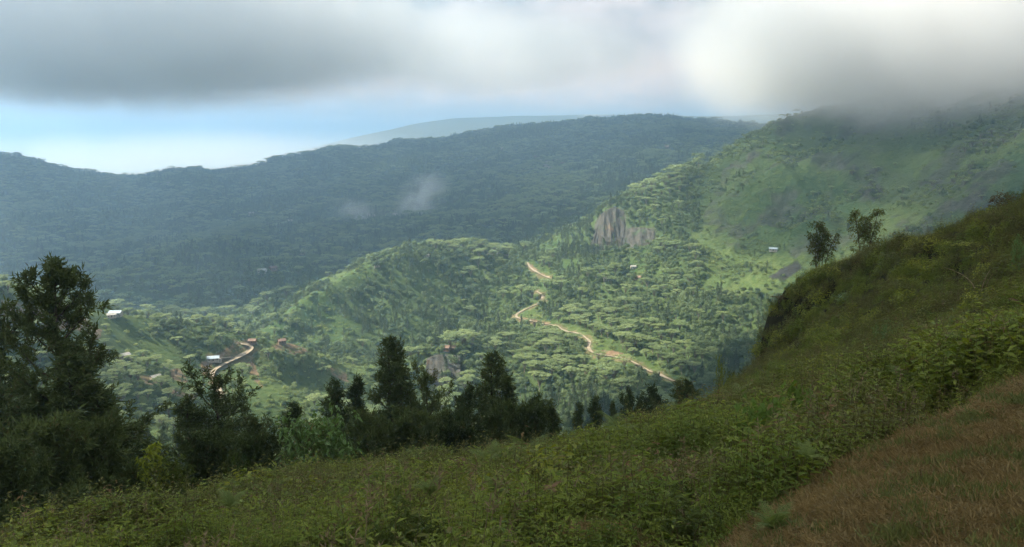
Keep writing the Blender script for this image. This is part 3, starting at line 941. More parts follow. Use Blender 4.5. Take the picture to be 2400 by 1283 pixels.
M_SHRUBF = leaf_mat('slope_shrub_leaf', (0.055, 0.095, 0.028), (0.20, 0.25, 0.09), 0.4, 0.05)
M_NEEDLE = leaf_mat('needle', (0.034, 0.054, 0.018), (0.082, 0.112, 0.034), 0.3, 0.5, (0.085, 0.072, 0.028), 0.06)


# ---- valley trees (metres); level 0 near, level 1 far
def valley_tree(kind, seed, lod):
    g = np.random.default_rng(seed)
    b = MB()
    nl = (1.0, 0.30)[lod]; ls = (1.0, 1.75)[lod]
    mat = {'umbrella': M_ALB, 'round': M_ROUND, 'slim': M_SLIM, 'shrub': M_SHRUBF}[kind]
    if kind == 'umbrella':
        h, rad = 12.0, 7.2
        nb = 13
        for i in range(nb):
            a = i * 2.4 + g.uniform(-.4, .4); r = rad * math.sqrt((i + 0.4) / nb) * g.uniform(.75, 1.05)
            cz = h * (1.0 - 0.22 * (r / rad) ** 2) + g.uniform(-1.5, 0.5)
            c = np.array([r * math.cos(a), r * math.sin(a), cz]); rr = g.uniform(1.7, 2.9)
            n = int(46 * nl)
            q = rdir(g, n, -0.25, 1.0) * np.array([rr, rr, rr * 0.34]) * np.sqrt(g.uniform(0.25, 1, n))[:, None]
            d = rdir(g, n, -0.35, 0.25); up = unit(rdir(g, n) * 0.38 + np.array([0, 0, 1.0]) + q * 0.25)
            L = g.uniform(0.9, 1.6, n) * ls
            v, f = leaves(c + q - d * L[:, None] * .5, d, up, L, L * 0.7)
            b.add(v, f, 0)
            if lod == 0:
                b.tube([[0, 0, 2.0], [c[0] * .25, c[1] * .25, 6.0], [c[0] * .8, c[1] * .8, cz - .7]], [0.22, .15, .06], 4, 1)
        b.tube([[0, 0, -2], [0.15, 0, 3], [0, 0.1, 7]], [0.34, 0.26, 0.16], 5, 1)
    elif kind == 'round':
        h = 9.0
        for i in range(11):
            p = rdir(g, 1, -0.5, 1)[0] * np.array([3.0, 3.0, 3.0]) * g.uniform(.45, 1)
            c = p + np.array([0, 0, 5.4]); rr = g.uniform(1.3, 2.1); n = int(40 * nl)
            q = rdir(g, n, -0.7, 1) * rr * np.cbrt(g.uniform(.4, 1, n))[:, None]
            d = rdir(g, n, -0.6, 0.5); up = unit(rdir(g, n) * 0.35 + q / rr + np.array([0, 0, .25])); d = unit(d - up * (d * up).sum(-1, keepdims=True) * .75)
            L = g.uniform(0.7, 1.25, n) * ls
            v, f = leaves(c + q - d * L[:, None] * .5, d, up, L, L * 0.75)
            b.add(v, f, 0)
        b.tube([[0, 0, -2], [0.1, 0, 2], [0, 0, 5.5]], [0.3, 0.22, 0.1], 5, 1)
    elif kind == 'slim':
        h = 13.0
        for i in range(14):
            t = i / 13; zc = 2.0 + t * 10.5; w = 2.1 * (1 - t) ** .75 * g.uniform(.7, 1.2) + .3
            c = np.array([g.uniform(-1, 1) * w * .5, g.uniform(-1, 1) * w * .5, zc]); n = int(28 * nl)
            q = rdir(g, n) * np.array([w, w, 0.9]) * np.cbrt(g.uniform(.3, 1, n))[:, None]
            d = unit(rdir(g, n) + np.array([0, 0, 0.9])); up = unit(rdir(g, n) * .5 + q / w)
            L = g.uniform(.7, 1.2, n) * ls
            v, f = leaves(c + q - d * L[:, None] * .5, d, up, L, L * 0.45)
            b.add(v, f, 0)
        b.tube([[0, 0, -2], [0.05, 0, 5], [0, 0, 12]], [0.26, 0.18, 0.05], 5, 1)
    else:
        for i in range(5):
            c = np.array([g.uniform(-1.2, 1.2), g.uniform(-1.2, 1.2), g.uniform(.4, 1.2)]); n = int(30 * nl)
            q = rdir(g, n, -0.4, 1) * g.uniform(.7, 1.1) * np.cbrt(g.uniform(.4, 1, n))[:, None]
            d = rdir(g, n, -.4, .7); up = unit(rdir(g, n) * .4 + q + np.array([0, 0, .3])); d = unit(d - up * (d * up).sum(-1, keepdims=True) * .75)
            L = g.uniform(.45, .85, n) * ls
            v, f = leaves(c + q - d * L[:, None] * .5, d, up, L, L * 0.7)
            b.add(v, f, 0)
        b.tube([[0, 0, -0.6], [0, 0, .9]], [0.09, 0.05], 4, 1)
    return b.mesh(f'{kind}_tree_{lod}', [mat, M_PALEBARK])


VT = {(k, l): [valley_tree(k, 100 * l + 7 * i + len(k), l) for i in range(3 if l == 0 else 2)] for k in ('umbrella', 'round', 'slim', 'shrub') for l in (0, 1)}


# ---- scatter of uncountable plants: geometry nodes on a point mesh, one object each
def scatter(name, pts, rot, scl, idx, protos, label, cat):
    c = bpy.data.collections.new(name + '_kinds')
    for i, me in enumerate(protos):
        c.objects.link(bpy.data.objects.new(f'{name}_{i:02d}', me))
    me = bpy.data.meshes.new(name)
    me.vertices.add(len(pts)); me.vertices.foreach_set('co', np.asarray(pts, np.float32).ravel())
    for an, ty, key, dat in (('rot', 'FLOAT_VECTOR', 'vector', rot), ('scl', 'FLOAT', 'value', scl), ('idx', 'INT', 'value', idx)):
        a = me.attributes.new(an, ty, 'POINT')
        a.data.foreach_set(key, np.asarray(dat, np.int32 if ty == 'INT' else np.float32).ravel())
    o = ob(name, me, kind='stuff', label=label, cat=cat)
    ng = bpy.data.node_groups.new(name, 'GeometryNodeTree')
    ng.interface.new_socket('Geometry', in_out='INPUT', socket_type='NodeSocketGeometry')
    ng.interface.new_socket('Geometry', in_out='OUTPUT', socket_type='NodeSocketGeometry')
    N = ng.nodes.new
    gi, go, ip, ci = N('NodeGroupInput'), N('NodeGroupOutput'), N('GeometryNodeInstanceOnPoints'), N('GeometryNodeCollectionInfo')
    ci.inputs[0].default_value = c; ci.inputs[1].default_value = True; ci.inputs[2].default_value = True
    def att(n, ty):
        a = N('GeometryNodeInputNamedAttribute'); a.data_type = ty; a.inputs[0].default_value = n
        return [s for s in a.outputs if s.enabled and s.name == 'Attribute'][0]
    L = ng.links.new
    L(gi.outputs[0], ip.inputs['Points']); L(ci.outputs[0], ip.inputs['Instance'])
    ip.inputs['Pick Instance'].default_value = True
    L(att('idx', 'INT'), ip.inputs['Instance Index']); L(att('rot', 'FLOAT_VECTOR'), ip.inputs['Rotation']); L(att('scl', 'FLOAT'), ip.inputs['Scale'])
    L(ip.outputs[0], go.inputs[0])
    md = o.modifiers.new('scatter', 'NODES'); md.node_group = ng
    return o
# ================================================================== forest over the valley, the mountain foot and the far ridge
def candidates(n, dlo, dhi, g, thr=R(38)):
    th = g.uniform(-thr, thr, n); d = np.sqrt(g.uniform(dlo ** 2, dhi ** 2, n))
    x, y = np.sin(th) * d, np.cos(th) * d
    return x, y, zt(x, y), d, th


def seen(th, d, z, hgt, slack):
    """Not buried deep behind a nearer crest."""
    j = np.clip(((th - TH0) / (TH1 - TH0) * (NTH - 1)).round().astype(int), 0, NTH - 1)
    i = np.clip(np.interp(np.log(d * 0.985), _l, np.arange(NL)).astype(int), 0, NL - 1)
    return (z + hgt) / d > _hor[i, j] - slack


g = np.random.default_rng(21)
FP, FK = [], []          # x, y, z, scale ; kind
KINDS_ = ['umbrella', 'round', 'slim', 'shrub']


def grow(n, dlo, dhi, lod):
    x, y, z, d, th = candidates(n, dlo, dhi, g)
    u, v = uv(x, y, z)
    G_, R_, S_, B_ = ground_cover(u, v, d, x, y)
    ok = seen(th, d, z, 14, 0.012) & (z > -700)
    dens = 1.0 - np.clip(G_ * 1.0 + R_ * 1.0 + S_ * 1.0 + B_, 0, 1)
    mtn = (u > 1640) & (Di(d) > 820) & (Di(d) < 1750)
    clump = fbm(x / 70, y / 70, 3, 61)
    dens = np.where(mtn & (G_ + R_ > 0.5), 0.07 + 0.7 * sstep(clump, 0.02, 0.35), dens)
    dens = np.where(~mtn & (G_ > 0.5), 0.16 + 0.3 * sstep(clump, 0.0, 0.3), dens)
    dens *= 0.75 + 0.5 * sstep(clump, -0.5, 0.1)
    rd = np.full(x.shape, 1e9)
    if dlo < 1250:
        for w in RW_:
            rd = np.minimum(rd, polydist(x, y, w))
            # nothing tall just in front of the road
            rd = np.minimum(rd, polydist(x * (1 + 9.0 / d), y * (1 + 9.0 / d), w) + 1.0)
    ok &= (g.uniform(0, 1, n) < dens) & (rd > 6.0)
    x, y, z, d, u, v, G_, mtn, clump, R_ = [a[ok] for a in (x, y, z, d, u, v, G_, mtn, clump, R_)]
    m = len(x)
    sp = fbm(x / 160, y / 160, 3, 65) + 0.7 * fbm(x / 40, y / 40, 2, 66) + g.uniform(-.45, .45, m)
    k = np.where(sp > 0.30, 0, np.where(sp > -0.42, 1, 2))
    bface = (u < 1100) & (Di(d) > 830) & (Di(d) < 1250)
    k = np.where(bface & (k == 0) & (g.uniform(0, 1, m) < 0.55), 1, k)
    k = np.where((mtn | (G_ > .5)) & (g.uniform(0, 1, m) < 0.85), 3, k)
    k = np.where(~mtn & (G_ <= .5) & (g.uniform(0, 1, m) < 0.22), 3, k)
    s = (0.42 + 0.75 * g.uniform(0, 1, m) ** 1.3) * np.where(k == 3, g.uniform(.7, 1.5, m), 1) * (0.85 + 0.25 * (clump > 0.1))
    s = np.where(mtn & (k != 3), s * 0.6, s)
    s = np.where((u < 860) & (d < 700) & (k != 3), s * 0.62, s)
    s = np.where((d > 600) & (d < 1000), s * 0.9, s)
    if lod:
        s = s * np.where(k == 3, 1.5, 1.15)
    return np.stack([x, y, z, s], -1), k, d, u, v


A, Ak, Ad, Au, Av = grow(52000, 240, 1000, 0)
B, Bk, Bd, Bu_, Bv = grow(62000, 1000, 1750, 1)
C, Ck, Cd, Cu, Cv = grow(95000, 1750, 3000, 1)


def thin(p, k, cell):
    """Keep tall trees from standing inside one another."""
    order = np.argsort(-p[:, 3] * np.where(k == 3, .3, 1)); taken = {}; keep = np.zeros(len(p), bool)
    rad = np.array([5.2, 3.1, 2.0, 1.3])
    for i in order:
        x, y = p[i, 0], p[i, 1]; r = rad[k[i]] * p[i, 3] * cell
        cx, cy_ = int(x // 10), int(y // 10); good = True
        for a in (-1, 0, 1):
            for b in (-1, 0, 1):
                for (xx, yy, rr) in taken.get((cx + a, cy_ + b), ()):
                    if (x - xx) ** 2 + (y - yy) ** 2 < (0.78 * (r + rr)) ** 2:
                        good = False
                        break
                if not good:
                    break
            if not good:
                break
        if good:
            keep[i] = True
            taken.setdefault((cx, cy_), []).append((x, y, r))
    return keep


kA = thin(A, Ak, 1.0); kB = thin(B, Bk, 1.0)
A, Ak, Ad, Au, Av = A[kA], Ak[kA], Ad[kA], Au[kA], Av[kA]
B, Bk, Bd = B[kB], Bk[kB], Bd[kB]

# the 280 valley trees that show largest are trees of their own; the rest is one forest
HGT = np.array([12.5, 9.0, 13.0, 2.2])
app = HGT[Ak] * A[:, 3] * np.where(Ak == 0, 1.15, 1.0) / Ad
# seen clear of the dark trees and the near slope
foot = np.interp(Au, [-200, 0, 230, 300, 620, 740, 960, 1060, 1280, 1600, 1660, 1780, 1850], [640, 640, 760, 960, 960, 900, 850, 960, 960, 960, 900, 740, 690])
vis = (Av < foot + 25) & (Au > -20) & (Au < 2000) & (Ak != 3)
j_ = np.clip(((np.arctan2(A[:, 0], A[:, 1]) - TH0) / (TH1 - TH0) * (NTH - 1)).round().astype(int), 0, NTH - 1)
i_ = np.clip(np.interp(np.log(Ad * 0.99), _l, np.arange(NL)).astype(int), 0, NL - 1)
vis &= (A[:, 2] + HGT[Ak] * A[:, 3] * .6) / Ad > _hor[i_, j_]
rank = np.argsort(-np.where(vis, app, 0))[:280]
single = np.zeros(len(A), bool); single[rank] = True

fp = np.concatenate([A[~single], B, C]); fk = np.concatenate([Ak[~single], Bk, Ck])
lod = np.concatenate([np.zeros((~single).sum(), int), np.ones(len(B) + len(C), int)])
protos, base = [], {}
for l in (0, 1):
    for k in KINDS_:
        base[(k, l)] = len(protos); protos += VT[(k, l)]
bi = np.array([[base[(k, l)] for k in KINDS_] for l in (0, 1)]); nv = np.array([3, 2])
idx = bi[lod, fk] + g.integers(0, 1000, len(fk)) % nv[lod]
rot = np.stack([g.normal(0, .05, len(fk)), g.normal(0, .05, len(fk)), g.uniform(0, 6.28, len(fk))], -1)
scatter('forest', fp[:, :3], rot, fp[:, 3], idx, protos, 'dense green forest covering the valley sides and far ridge', 'forest')
print('forest', len(fp), 'singles', int(single.sum()))

# ---- the single valley trees
LOOK = {'umbrella': 'flat-topped pale umbrella tree', 'round': 'round bushy tree', 'slim': 'tall slender dark tree'}
NAMES = {'umbrella': 'umbrella_tree', 'round': 'broadleaf_tree', 'slim': 'slender_tree'}
MARKS = [('the blue-roofed house', 500, 845), ('the left hill road bend', 597, 815), ('the bare soil scar', 415, 880), ('the left hilltop', 300, 755), ('the hut on the grassy knoll', 1045, 820),
         ('the valley road hairpin', 1206, 742), ('the red road cut', 1435, 830), ('the forked road bend', 1380, 805), ('the valley road straight', 1540, 880), ('the gully below the middle spur', 870, 860),
         ('the lower left spur', 690, 930), ('the near slope edge', 1690, 860), ('the gap between dark conifers', 1250, 880), ('the tallest dark conifers', 900, 830)]
for i in rank:
    k = KINDS_[Ak[i]]
    o = ob(NAMES[k], VT[(k, 0)][int(g.integers(0, 3))], loc=A[i, :3])
    o.rotation_euler = (g.normal(0, .05), g.normal(0, .05), g.uniform(0, 6.28)); o.scale = (A[i, 3],) * 3
    top = Av[i] - HGT[Ak[i]] * A[i, 3] / Ad[i] * FPX * .6
    dist = [math.hypot(Au[i] - a, (top - b) * 1.3) for _, a, b in MARKS]
    q = int(np.argmin(dist)); _, a, b = MARKS[q]
    du, dv = Au[i] - a, top - b
    side = ('beside' if dist[q] < 30 else ('left of' if du < 0 else 'right of') if abs(du) > abs(dv) * 1.2 else ('above' if dv < 0 else 'below'))
    far = '' if dist[q] < 30 else 'just ' if dist[q] < 70 else '' if dist[q] < 140 else 'well '
    look = LOOK[k]
    size = 'small ' if A[i, 3] < .62 else 'large ' if A[i, 3] > .88 else ''
    tag(o, f'{size}{LOOK[k]} {far}{side} {MARKS[q][0]}', 'tree', f'{size}{k} trees {far}{side} {MARKS[q][0]}')

# ------------------------------------------------------------------ roads
M_ROAD = plain_mat('road_dirt', (0.15, 0.125, 0.095), (0.25, 0.215, 0.165), 0.4, 0.95, 0.1)
for w, wid in zip(RW_, (2.4, 2.0, 2.4, 3.2, 1.6)):
    s = np.concatenate([[0], np.cumsum(np.hypot(*np.diff(w, axis=0).T))])
    ss = np.arange(0, s[-1], 3.0)
    x = np.interp(ss, s, w[:, 0]); y = np.interp(ss, s, w[:, 1])
    for k in range(4):
        x[1:-1] = (x[:-2] + 2 * x[1:-1] + x[2:]) / 4; y[1:-1] = (y[:-2] + 2 * y[1:-1] + y[2:]) / 4
    tx, ty = np.gradient(x), np.gradient(y); q = np.hypot(tx, ty) + 1e-9; nx_, ny_ = -ty / q, tx / q
    ww = wid * (0.5 + 0.28 * fbm(ss / 14, ss * 0 + 3, 2, 5))
    rows = []
    for e in (-1, -0.5, 0, 0.5, 1):
        px_, py_ = x + nx_ * ww * e, y + ny_ * ww * e
        rows.append(np.stack([px_, py_, zt(px_, py_)], -1))
    rows = np.array(rows)
    zc = np.maximum(rows[:, :, 2].mean(0), rows[:, :, 2].max(0) - 1.2)
    for k in range(6):
        zc[1:-1] = (zc[:-2] + 2 * zc[1:-1] + zc[2:]) / 4
    rows[:, :, 2] = np.maximum(zc[None] + 0.7, rows[:, :, 2] + 0.35)
    n = len(ss); i, j = np.meshgrid(np.arange(4), np.arange(n - 1), indexing='ij')
    f = np.stack([i * n + j, i * n + j + 1, (i + 1) * n + j + 1, (i + 1) * n + j], -1).reshape(-1, 4)
    ob('dirt_road', mesh_from('dirt_road', rows.reshape(-1, 3), f, [M_ROAD], True), kind='structure')
# ================================================================== dark trees below the crest of the near slope
def needle_tree(seed, H=10.0, spread=3.0, nb=64, dens=1.0, bare=0.10, lean=0.0, pw=0.75, blade=0.055):
    """Feathery dark tree: returns trunk mesh (with limbs) and crown mesh."""
    g = np.random.default_rng(seed)
    tb, cb = MB(), MB()
    tz = np.linspace(-3.0, H * 0.97, 12)
    wob = np.cumsum(g.normal(0, 0.05, (12, 2)), 0) * H / 10
    tp = np.stack([wob[:, 0] + lean * np.clip(tz / H, 0, 1) ** 1.4 * H, wob[:, 1], tz], -1)
    tr = 0.018 * H * (1 - np.clip(tz / H, 0, 1)) ** 0.8 + 0.012
    tb.tube(tp, tr, 7)
    C_, D_, S_ = [], [], []
    lob = g.uniform(0, 6.28, 3)
    for i in range(nb):
        t = bare + (1 - bare) * ((i + g.uniform(0, 1)) / nb) ** 0.9
        a = i * 2.39996 + g.normal(0, .35)
        prof = (1 - t) ** pw * (0.55 + 0.45 * min(1, t * 3.2)) * (1 + 0.28 * math.sin(a + lob[0]) + 0.2 * math.sin(9 * t + lob[1] + a)) + 0.05
        if g.uniform() < .16:
            continue
        L = spread * prof * g.uniform(0.4, 1.3)
        e0 = R(2 + 42 * t) + g.normal(0, .12)
        base = np.array([np.interp(t * H, tz, tp[:, 0]), np.interp(t * H, tz, tp[:, 1]), t * H])
        hd = np.array([math.cos(a), math.sin(a), 0])
        s = np.linspace(0, 1, 7)[:, None]
        el_ = e0 + 0.35 * s
        bp = base + np.cumsum(np.concatenate([np.zeros((1, 3)), (hd * np.cos(el_[1:]) + np.array([0, 0, 1]) * np.sin(el_[1:]) + g.normal(0, .10, (6, 3))) * L / 6]), 0)
        tb.tube(bp, 0.0055 * H * (1 - t * .6) * np.linspace(1, .18, 7) * min(1, L / 1.2), 4)
        twigs = [(bp, 0.25)]
        for q in range(int(2 + L * 1.6)):
            k = g.uniform(0.3, 0.95); p0 = bp[0] + 0
            p0 = np.array([np.interp(k, s[:, 0], bp[:, c]) for c in range(3)])
            dd = unit((bp[-1] - bp[0]) / (L + 1e-6) + g.normal(0, .75, 3) + np.array([0, 0, .25]))
            l2 = L * g.uniform(.2, .42) + .12
            tw = p0 + dd * np.linspace(0, 1, 4)[:, None] * l2
            tb.tube(tw, 0.008 * np.linspace(1, .4, 4), 3)
            twigs.append((tw, 0.1))
        for tw, st in twigs:
            ln = np.linalg.norm(tw[-1] - tw[0]); n = int((ln * 46 + 16) * dens)
            k = st + (1.03 - st) * g.uniform(0, 1, n) ** 0.55
            sv = np.linspace(0, 1, len(tw))
            c = np.stack([np.interp(k, sv, tw[:, c]) for c in range(3)], -1) + g.normal(0, .075, (n, 3))
            dd = unit(unit(tw[-1] - tw[0]) * .55 + g.normal(0, .75, (n, 3)) + np.array([0, 0, .05]))
            C_.append(c); D_.append(dd); S_.append(g.uniform(.13, .34, n))
    C_, D_, S_ = np.concatenate(C_), np.concatenate(D_), np.concatenate(S_)
    v, f = leaves(C_, D_, rdir(g, len(C_)), S_, blade * g.uniform(.7, 1.4, len(C_)))
    cb.add(v, f)
    return tb.mesh('needle_trunk', [M_BARK], True), cb.mesh('needle_crown', [M_NEEDLE])


def put_tree(name, meshes, loc, sc, rz, label, cat, group=None, parts=('trunk', 'crown')):
    e = ob(name, None, loc=loc, label=label, cat=cat, group=group)
    e.rotation_euler = (0, 0, rz); e.scale = sc
    e.empty_display_size = 0.3
    for n, me in zip(parts, meshes):
        ob(n, me, parent=e)
    return e


NTREE = [needle_tree(201, 10, 2.7, 74, 1.0, .08), needle_tree(202, 10, 3.2, 70, 1.0, .10, 0.03, .65), needle_tree(203, 10, 2.2, 66, 1.1, .06, -0.02, .9), needle_tree(204, 10, 3.4, 52, .8, .22, .02, .55)]
NBUSH = [needle_tree(205, 5, 2.6, 60, 1.3, .02, 0, .45), needle_tree(206, 5, 2.2, 56, 1.3, .02, 0, .55)]
GIANT = needle_tree(208, 14, 4.6, 92, 1.25, .16, .03, .62, .06)

gt = 'dark feathery trees standing below the crest'
TREES = [  # u, v of the tip, distance, half width in px, mesh, label
    (88, 640, 38, 150, 'G', 'giant dark feathery tree, tallest of all, at the left edge'),
    (-70, 700, 41, 130, 1, 'dark feathery tree cut by the picture edge beside the giant tree'),
    (150, 850, 35, 105, 0, 'dark feathery tree under the right flank of the giant tree'),
    (20, 930, 33, 110, 1, 'dark feathery tree filling the foot of the giant tree'),
    (238, 905, 34, 80, 2, 'dark feathery tree between the giant tree and the yellow-green sapling'),
    (520, 888, 46, 92, 3, 'sparse dark tree with light gaps and a pale leaning trunk'),
    (437, 945, 45, 62, 0, 'dark tree leaning left beside the sparse light-gapped tree'),
    (575, 1000, 43, 70, 1, 'low dark tree filling the foot of the sparse light-gapped tree'),
    (678, 952, 49, 62, 2, 'narrow crooked dark tree rising behind the broad-leaved bush'),
    (772, 915, 57, 58, 1, 'dark tree on the near side of the twin-topped tall tree'),
    (832, 892, 58, 56, 2, 'slim dark tree touching the twin-topped tall tree'),
    (905, 806, 60, 78, 0, 'tall dark tree, highest of the middle clump'),
    (945, 842, 61, 52, 2, 'slim second top leaning right against the tallest middle tree'),
    (1008, 884, 58, 56, 3, 'dark round-headed tree in the dip between the two high clumps'),
    (1088, 918, 60, 54, 1, 'dark tree on the flank of the broad pointed conifer'),
    (1147, 840, 62, 72, 0, 'broad pointed dark conifer, highest of the right clump'),
    (1196, 890, 61, 50, 2, 'narrow dark tree leaning on the broad pointed conifer'),
    (1262, 938, 62, 66, 1, 'low rounded dark tree ending the right clump'),
    (1300, 962, 60, 40, 2, 'small dark tree at the end of the right clump'),
]
for u, v, d, hw, k, lb in TREES:
    tp = P(u, v, d)
    gz = float(nz(np.array([tp[0]]), np.array([tp[1]]))[0])
    h = tp[2] - gz
    ms, H, S = (GIANT, 14, 4.3) if k == 'G' else (NTREE[k], 10, (2.5, 3.0, 2.0, 3.2)[k])
    wx = hw / FPX * d / S * (1.5 if k == 'G' else 1.85)
    put_tree('feathery_tree', ms, (tp[0], tp[1], gz), (wx, wx, h / H), random.uniform(0, 6.28) if k != 'G' else 0.3, lb, 'tree', gt)
gs = 'small dark trees along the crest'
for u, v, d, hw, k, lb in [
    (1352, 952, 76, 22, 2, 'small dark tree on the crest just past the right clump'), (1398, 944, 78, 24, 0, 'small dark two-pronged tree on the crest'),
    (1440, 950, 78, 18, 2, 'thin dark tree on the crest beside the pale canopy behind'), (1467, 936, 80, 22, 1, 'dark round-topped small tree on the crest'),
    (1498, 944, 80, 20, 0, 'small dark tree between round-topped and widest crest trees'), (1541, 930, 82, 30, 1, 'widest of the small dark trees along the crest'),
    (1610, 902, 47, 24, 1, 'small dark bushy tree at the foot of the steep slope')]:
    tp = P(u, v, d); gz = float(nz(np.array([tp[0]]), np.array([tp[1]]))[0])
    wx = hw / FPX * d / 2.3 * 2.7
    put_tree('feathery_tree', NTREE[k], (tp[0], tp[1], gz), (wx, wx, (tp[2] - gz) / 10), random.uniform(0, 6), lb, 'tree', gs)
gb = 'low dark bushes at the foot of the trees'
for u, v, d, hw, lb in [(120, 1040, 29, 120, 'black-green bush below the giant tree'), (250, 1030, 31, 80, 'black-green bush left of the yellow-green sapling'), (470, 1050, 38, 80, 'dark bush at the foot of the leaning dark tree'),
                    (620, 1050, 40, 60, 'dark bush between the sparse tree and the broad-leaved bush'), (860, 1010, 52, 90, 'dark bush under the tallest middle tree'), (960, 1000, 52, 80, 'dark bush under the round-headed tree'),
                    (1080, 1000, 54, 80, 'dark bush under the flank of the broad conifer'), (1180, 985, 55, 80, 'dark bush under the broad pointed conifer'), (1250, 985, 52, 60, 'dark bush at the end of the right clump'), (20, 1090, 24, 90, 'black-green bush at the lower left edge')]:
    tp = P(u, v, d); gz = float(nz(np.array([tp[0]]), np.array([tp[1]]))[0])
    wx = hw / FPX * d / 2.2 * 1.3
    put_tree('dark_bush', NBUSH[int(u) % 2], (tp[0], tp[1], gz), (wx, wx, max(.3, (tp[2] - gz) / 5)), random.uniform(0, 6), lb, 'bush', gb)


# ================================================================== broad-leaved shrubs and saplings
def leafy(seed, H, rad, stems, n, leaf, mat, zlo=0.15, top=0.0, droop=0.3, bark=None, clus=9, wf=0.42):
    """Stems with twigs and clustered leaves; crown between zlo*H and H, wide at mid height."""
    g = np.random.default_rng(seed)
    tb, cb = MB(), MB()
    cl = []
    for s in range(stems):
        a = s * 2.4 + g.uniform(-.4, .4); r = rad * g.uniform(.15, .75) if stems > 1 else 0.05
        tipp = np.array([math.cos(a) * r, math.sin(a) * r, H * g.uniform(.72, 1.0) * (1 - .25 * (r / rad) ** 2)])
        b0 = np.array([math.cos(a), math.sin(a), 0]) * .06 * stems ** .5
        s_ = np.linspace(0, 1, 7)[:, None]
        pts = b0 * (1 - s_) + tipp * s_ ** np.array([1.2, 1.2, .95]) + g.normal(0, .02, (7, 3)) * H * s_
        pts[0, 2] = -.3
        tb.tube(pts, np.linspace(.014, .004, 7) * H ** .8, 5)
        for q in range(int(n / stems)):
            k = zlo + (1 - zlo) * g.uniform(0, 1) ** .8
            p0 = np.array([np.interp(k, s_[:, 0], pts[:, c]) for c in range(3)])
            w = rad * (1 - top * k) * math.sqrt(max(.05, 1 - (2 * (k - .5)) ** 2 * .75)) * g.uniform(.25, .8)
            p1 = p0 + unit(rdir(g, 1, -.1, .6)[0]) * w
            tb.tube([p0, (p0 + p1) / 2 + [0, 0, .05 * w], p1], [.004 * H ** .6, .003 * H ** .6, .0015 * H ** .6], 3)
            cl.append(p1)
        cl.append(pts[-1])
    cl = np.array(cl); m = len(cl)
    c = np.repeat(cl, clus, 0) + g.normal(0, leaf * .35, (m * clus, 3))
    d = unit(rdir(g, m * clus, -.5, .7) + np.array([0, 0, -droop])); up = unit(rdir(g, m * clus) * .6 + np.array([0, 0, 1]))
    L = leaf * g.uniform(.6, 1.25, m * clus)
    v, f = leaves(c, d, up, L, L * wf, .12)
    cb.add(v, f)
    return tb.mesh('stem', [bark or M_STEM], True), cb.mesh('foliage', [mat])


M_YG = leaf_mat('yellow_green_leaf', (0.12, 0.165, 0.02), (0.27, 0.30, 0.045), .35, 1.5)
M_BUSH = leaf_mat('bush_leaf', (0.06, 0.125, 0.030), (0.13, 0.215, 0.06), .25, 1.2, (0.17, 0.09, 0.03), 0.05, .4, .4)
M_RIDGE = leaf_mat('ridge_tree_leaf', (0.045, 0.070, 0.018), (0.11, 0.13, 0.038), .3, .8, (0.11, 0.06, 0.03), 0.12)
M_SLOPE = leaf_mat('slope_leaf', (0.030, 0.055, 0.010), (0.090, 0.115, 0.022), .3, .8)
M_BROWN = leaf_mat('brown_leaf', (0.05, 0.030, 0.012), (0.10, 0.075, 0.022), .3, .8)
M_BIGLEAF = leaf_mat('big_leaf', (0.055, 0.110, 0.020), (0.115, 0.185, 0.035), .35, 2.0, (0.50, 0.28, 0.02), -0.02)

YG = leafy(301, 2.6, .95, 1, 60, .19, M_YG, .42, .3, .5, M_PALEBARK, 9)
YG2 = leafy(302, 1.7, 1.25, 5, 110, .20, M_SLOPE, .15, 0, .4)
BB = leafy(303, 2.0, 1.7, 9, 230, .24, M_BUSH, .12, 0, .45, None, 8)
RT = [leafy(304, 4.6, 1.25, 6, 150, .22, M_RIDGE, .45, .1, .5, M_BARK, 11), leafy(305, 4.6, 1.55, 3, 190, .22, M_RIDGE, .25, .45, .5, M_BARK, 11)]
SH = [leafy(306, 1.6, 1.2, 6, 110, .15, M_SLOPE, .1), leafy(307, 1.3, 1.4, 7, 110, .13, M_YG, .1), leafy(308, 1.5, 1.0, 5, 90, .15, M_BROWN, .1), leafy(309, 1.2, 1.3, 6, 100, .14, M_BUSH, .05)]


def at(u, v, d=None):
    """Foot on the near slope for a plant whose foot is seen at (u, v)."""
    if d is None:
        return nhit(u, v)
    p = P(u, v, d)
    return np.array([p[0], p[1], float(nz(np.array([p[0]]), np.array([p[1]]))[0])])


def put_leafy(name, ms, u, vtop, d, hw, H, rad, label, cat, group=None, up=0.0):
    p = P(u, vtop, d)
    gz = float(nz(np.array([p[0]]), np.array([p[1]]))[0]) + up
    h = max(.4, p[2] - gz); w = hw / FPX * d / rad
    return put_tree(name, ms, (p[0], p[1], gz - .05), (w, w, h / H), random.uniform(0, 6), label, cat, group, ('stem', 'foliage'))


put_leafy('sapling', YG, 348, 992, 25.0, 56, 2.6, .95, 'slender yellow-green sapling standing clear in front of the dark trees', 'sapling')
put_leafy('leafy_bush', YG2, 385, 1075, 25, 62, 1.7, 1.25, 'bright green bush at the foot of the yellow-green sapling', 'bush')
put_leafy('leafy_bush', BB, 742, 978, 31, 112, 2.0, 1.7, 'big glossy broad-leaved bush with reddish tips in front of the dark conifers', 'bush')
put_leafy('leafy_bush', SH[0], 560, 1040, 36, 45, 1.6, 1.2, 'mid green bush behind the crest under the sparse dark tree', 'bush')
put_leafy('ridge_tree', RT[0], 1928, 497, 63, 34, 4.6, 1.25, 'small many-stemmed tree on the right crest, lower of the two', 'tree', 'two small trees on the right crest')
put_leafy('ridge_tree', RT[1], 2035, 468, 62, 40, 4.6, 1.45, 'small round-crowned tree on the right crest, higher of the two', 'tree', 'two small trees on the right crest')
gsr = 'shrubs on the steep right slope'
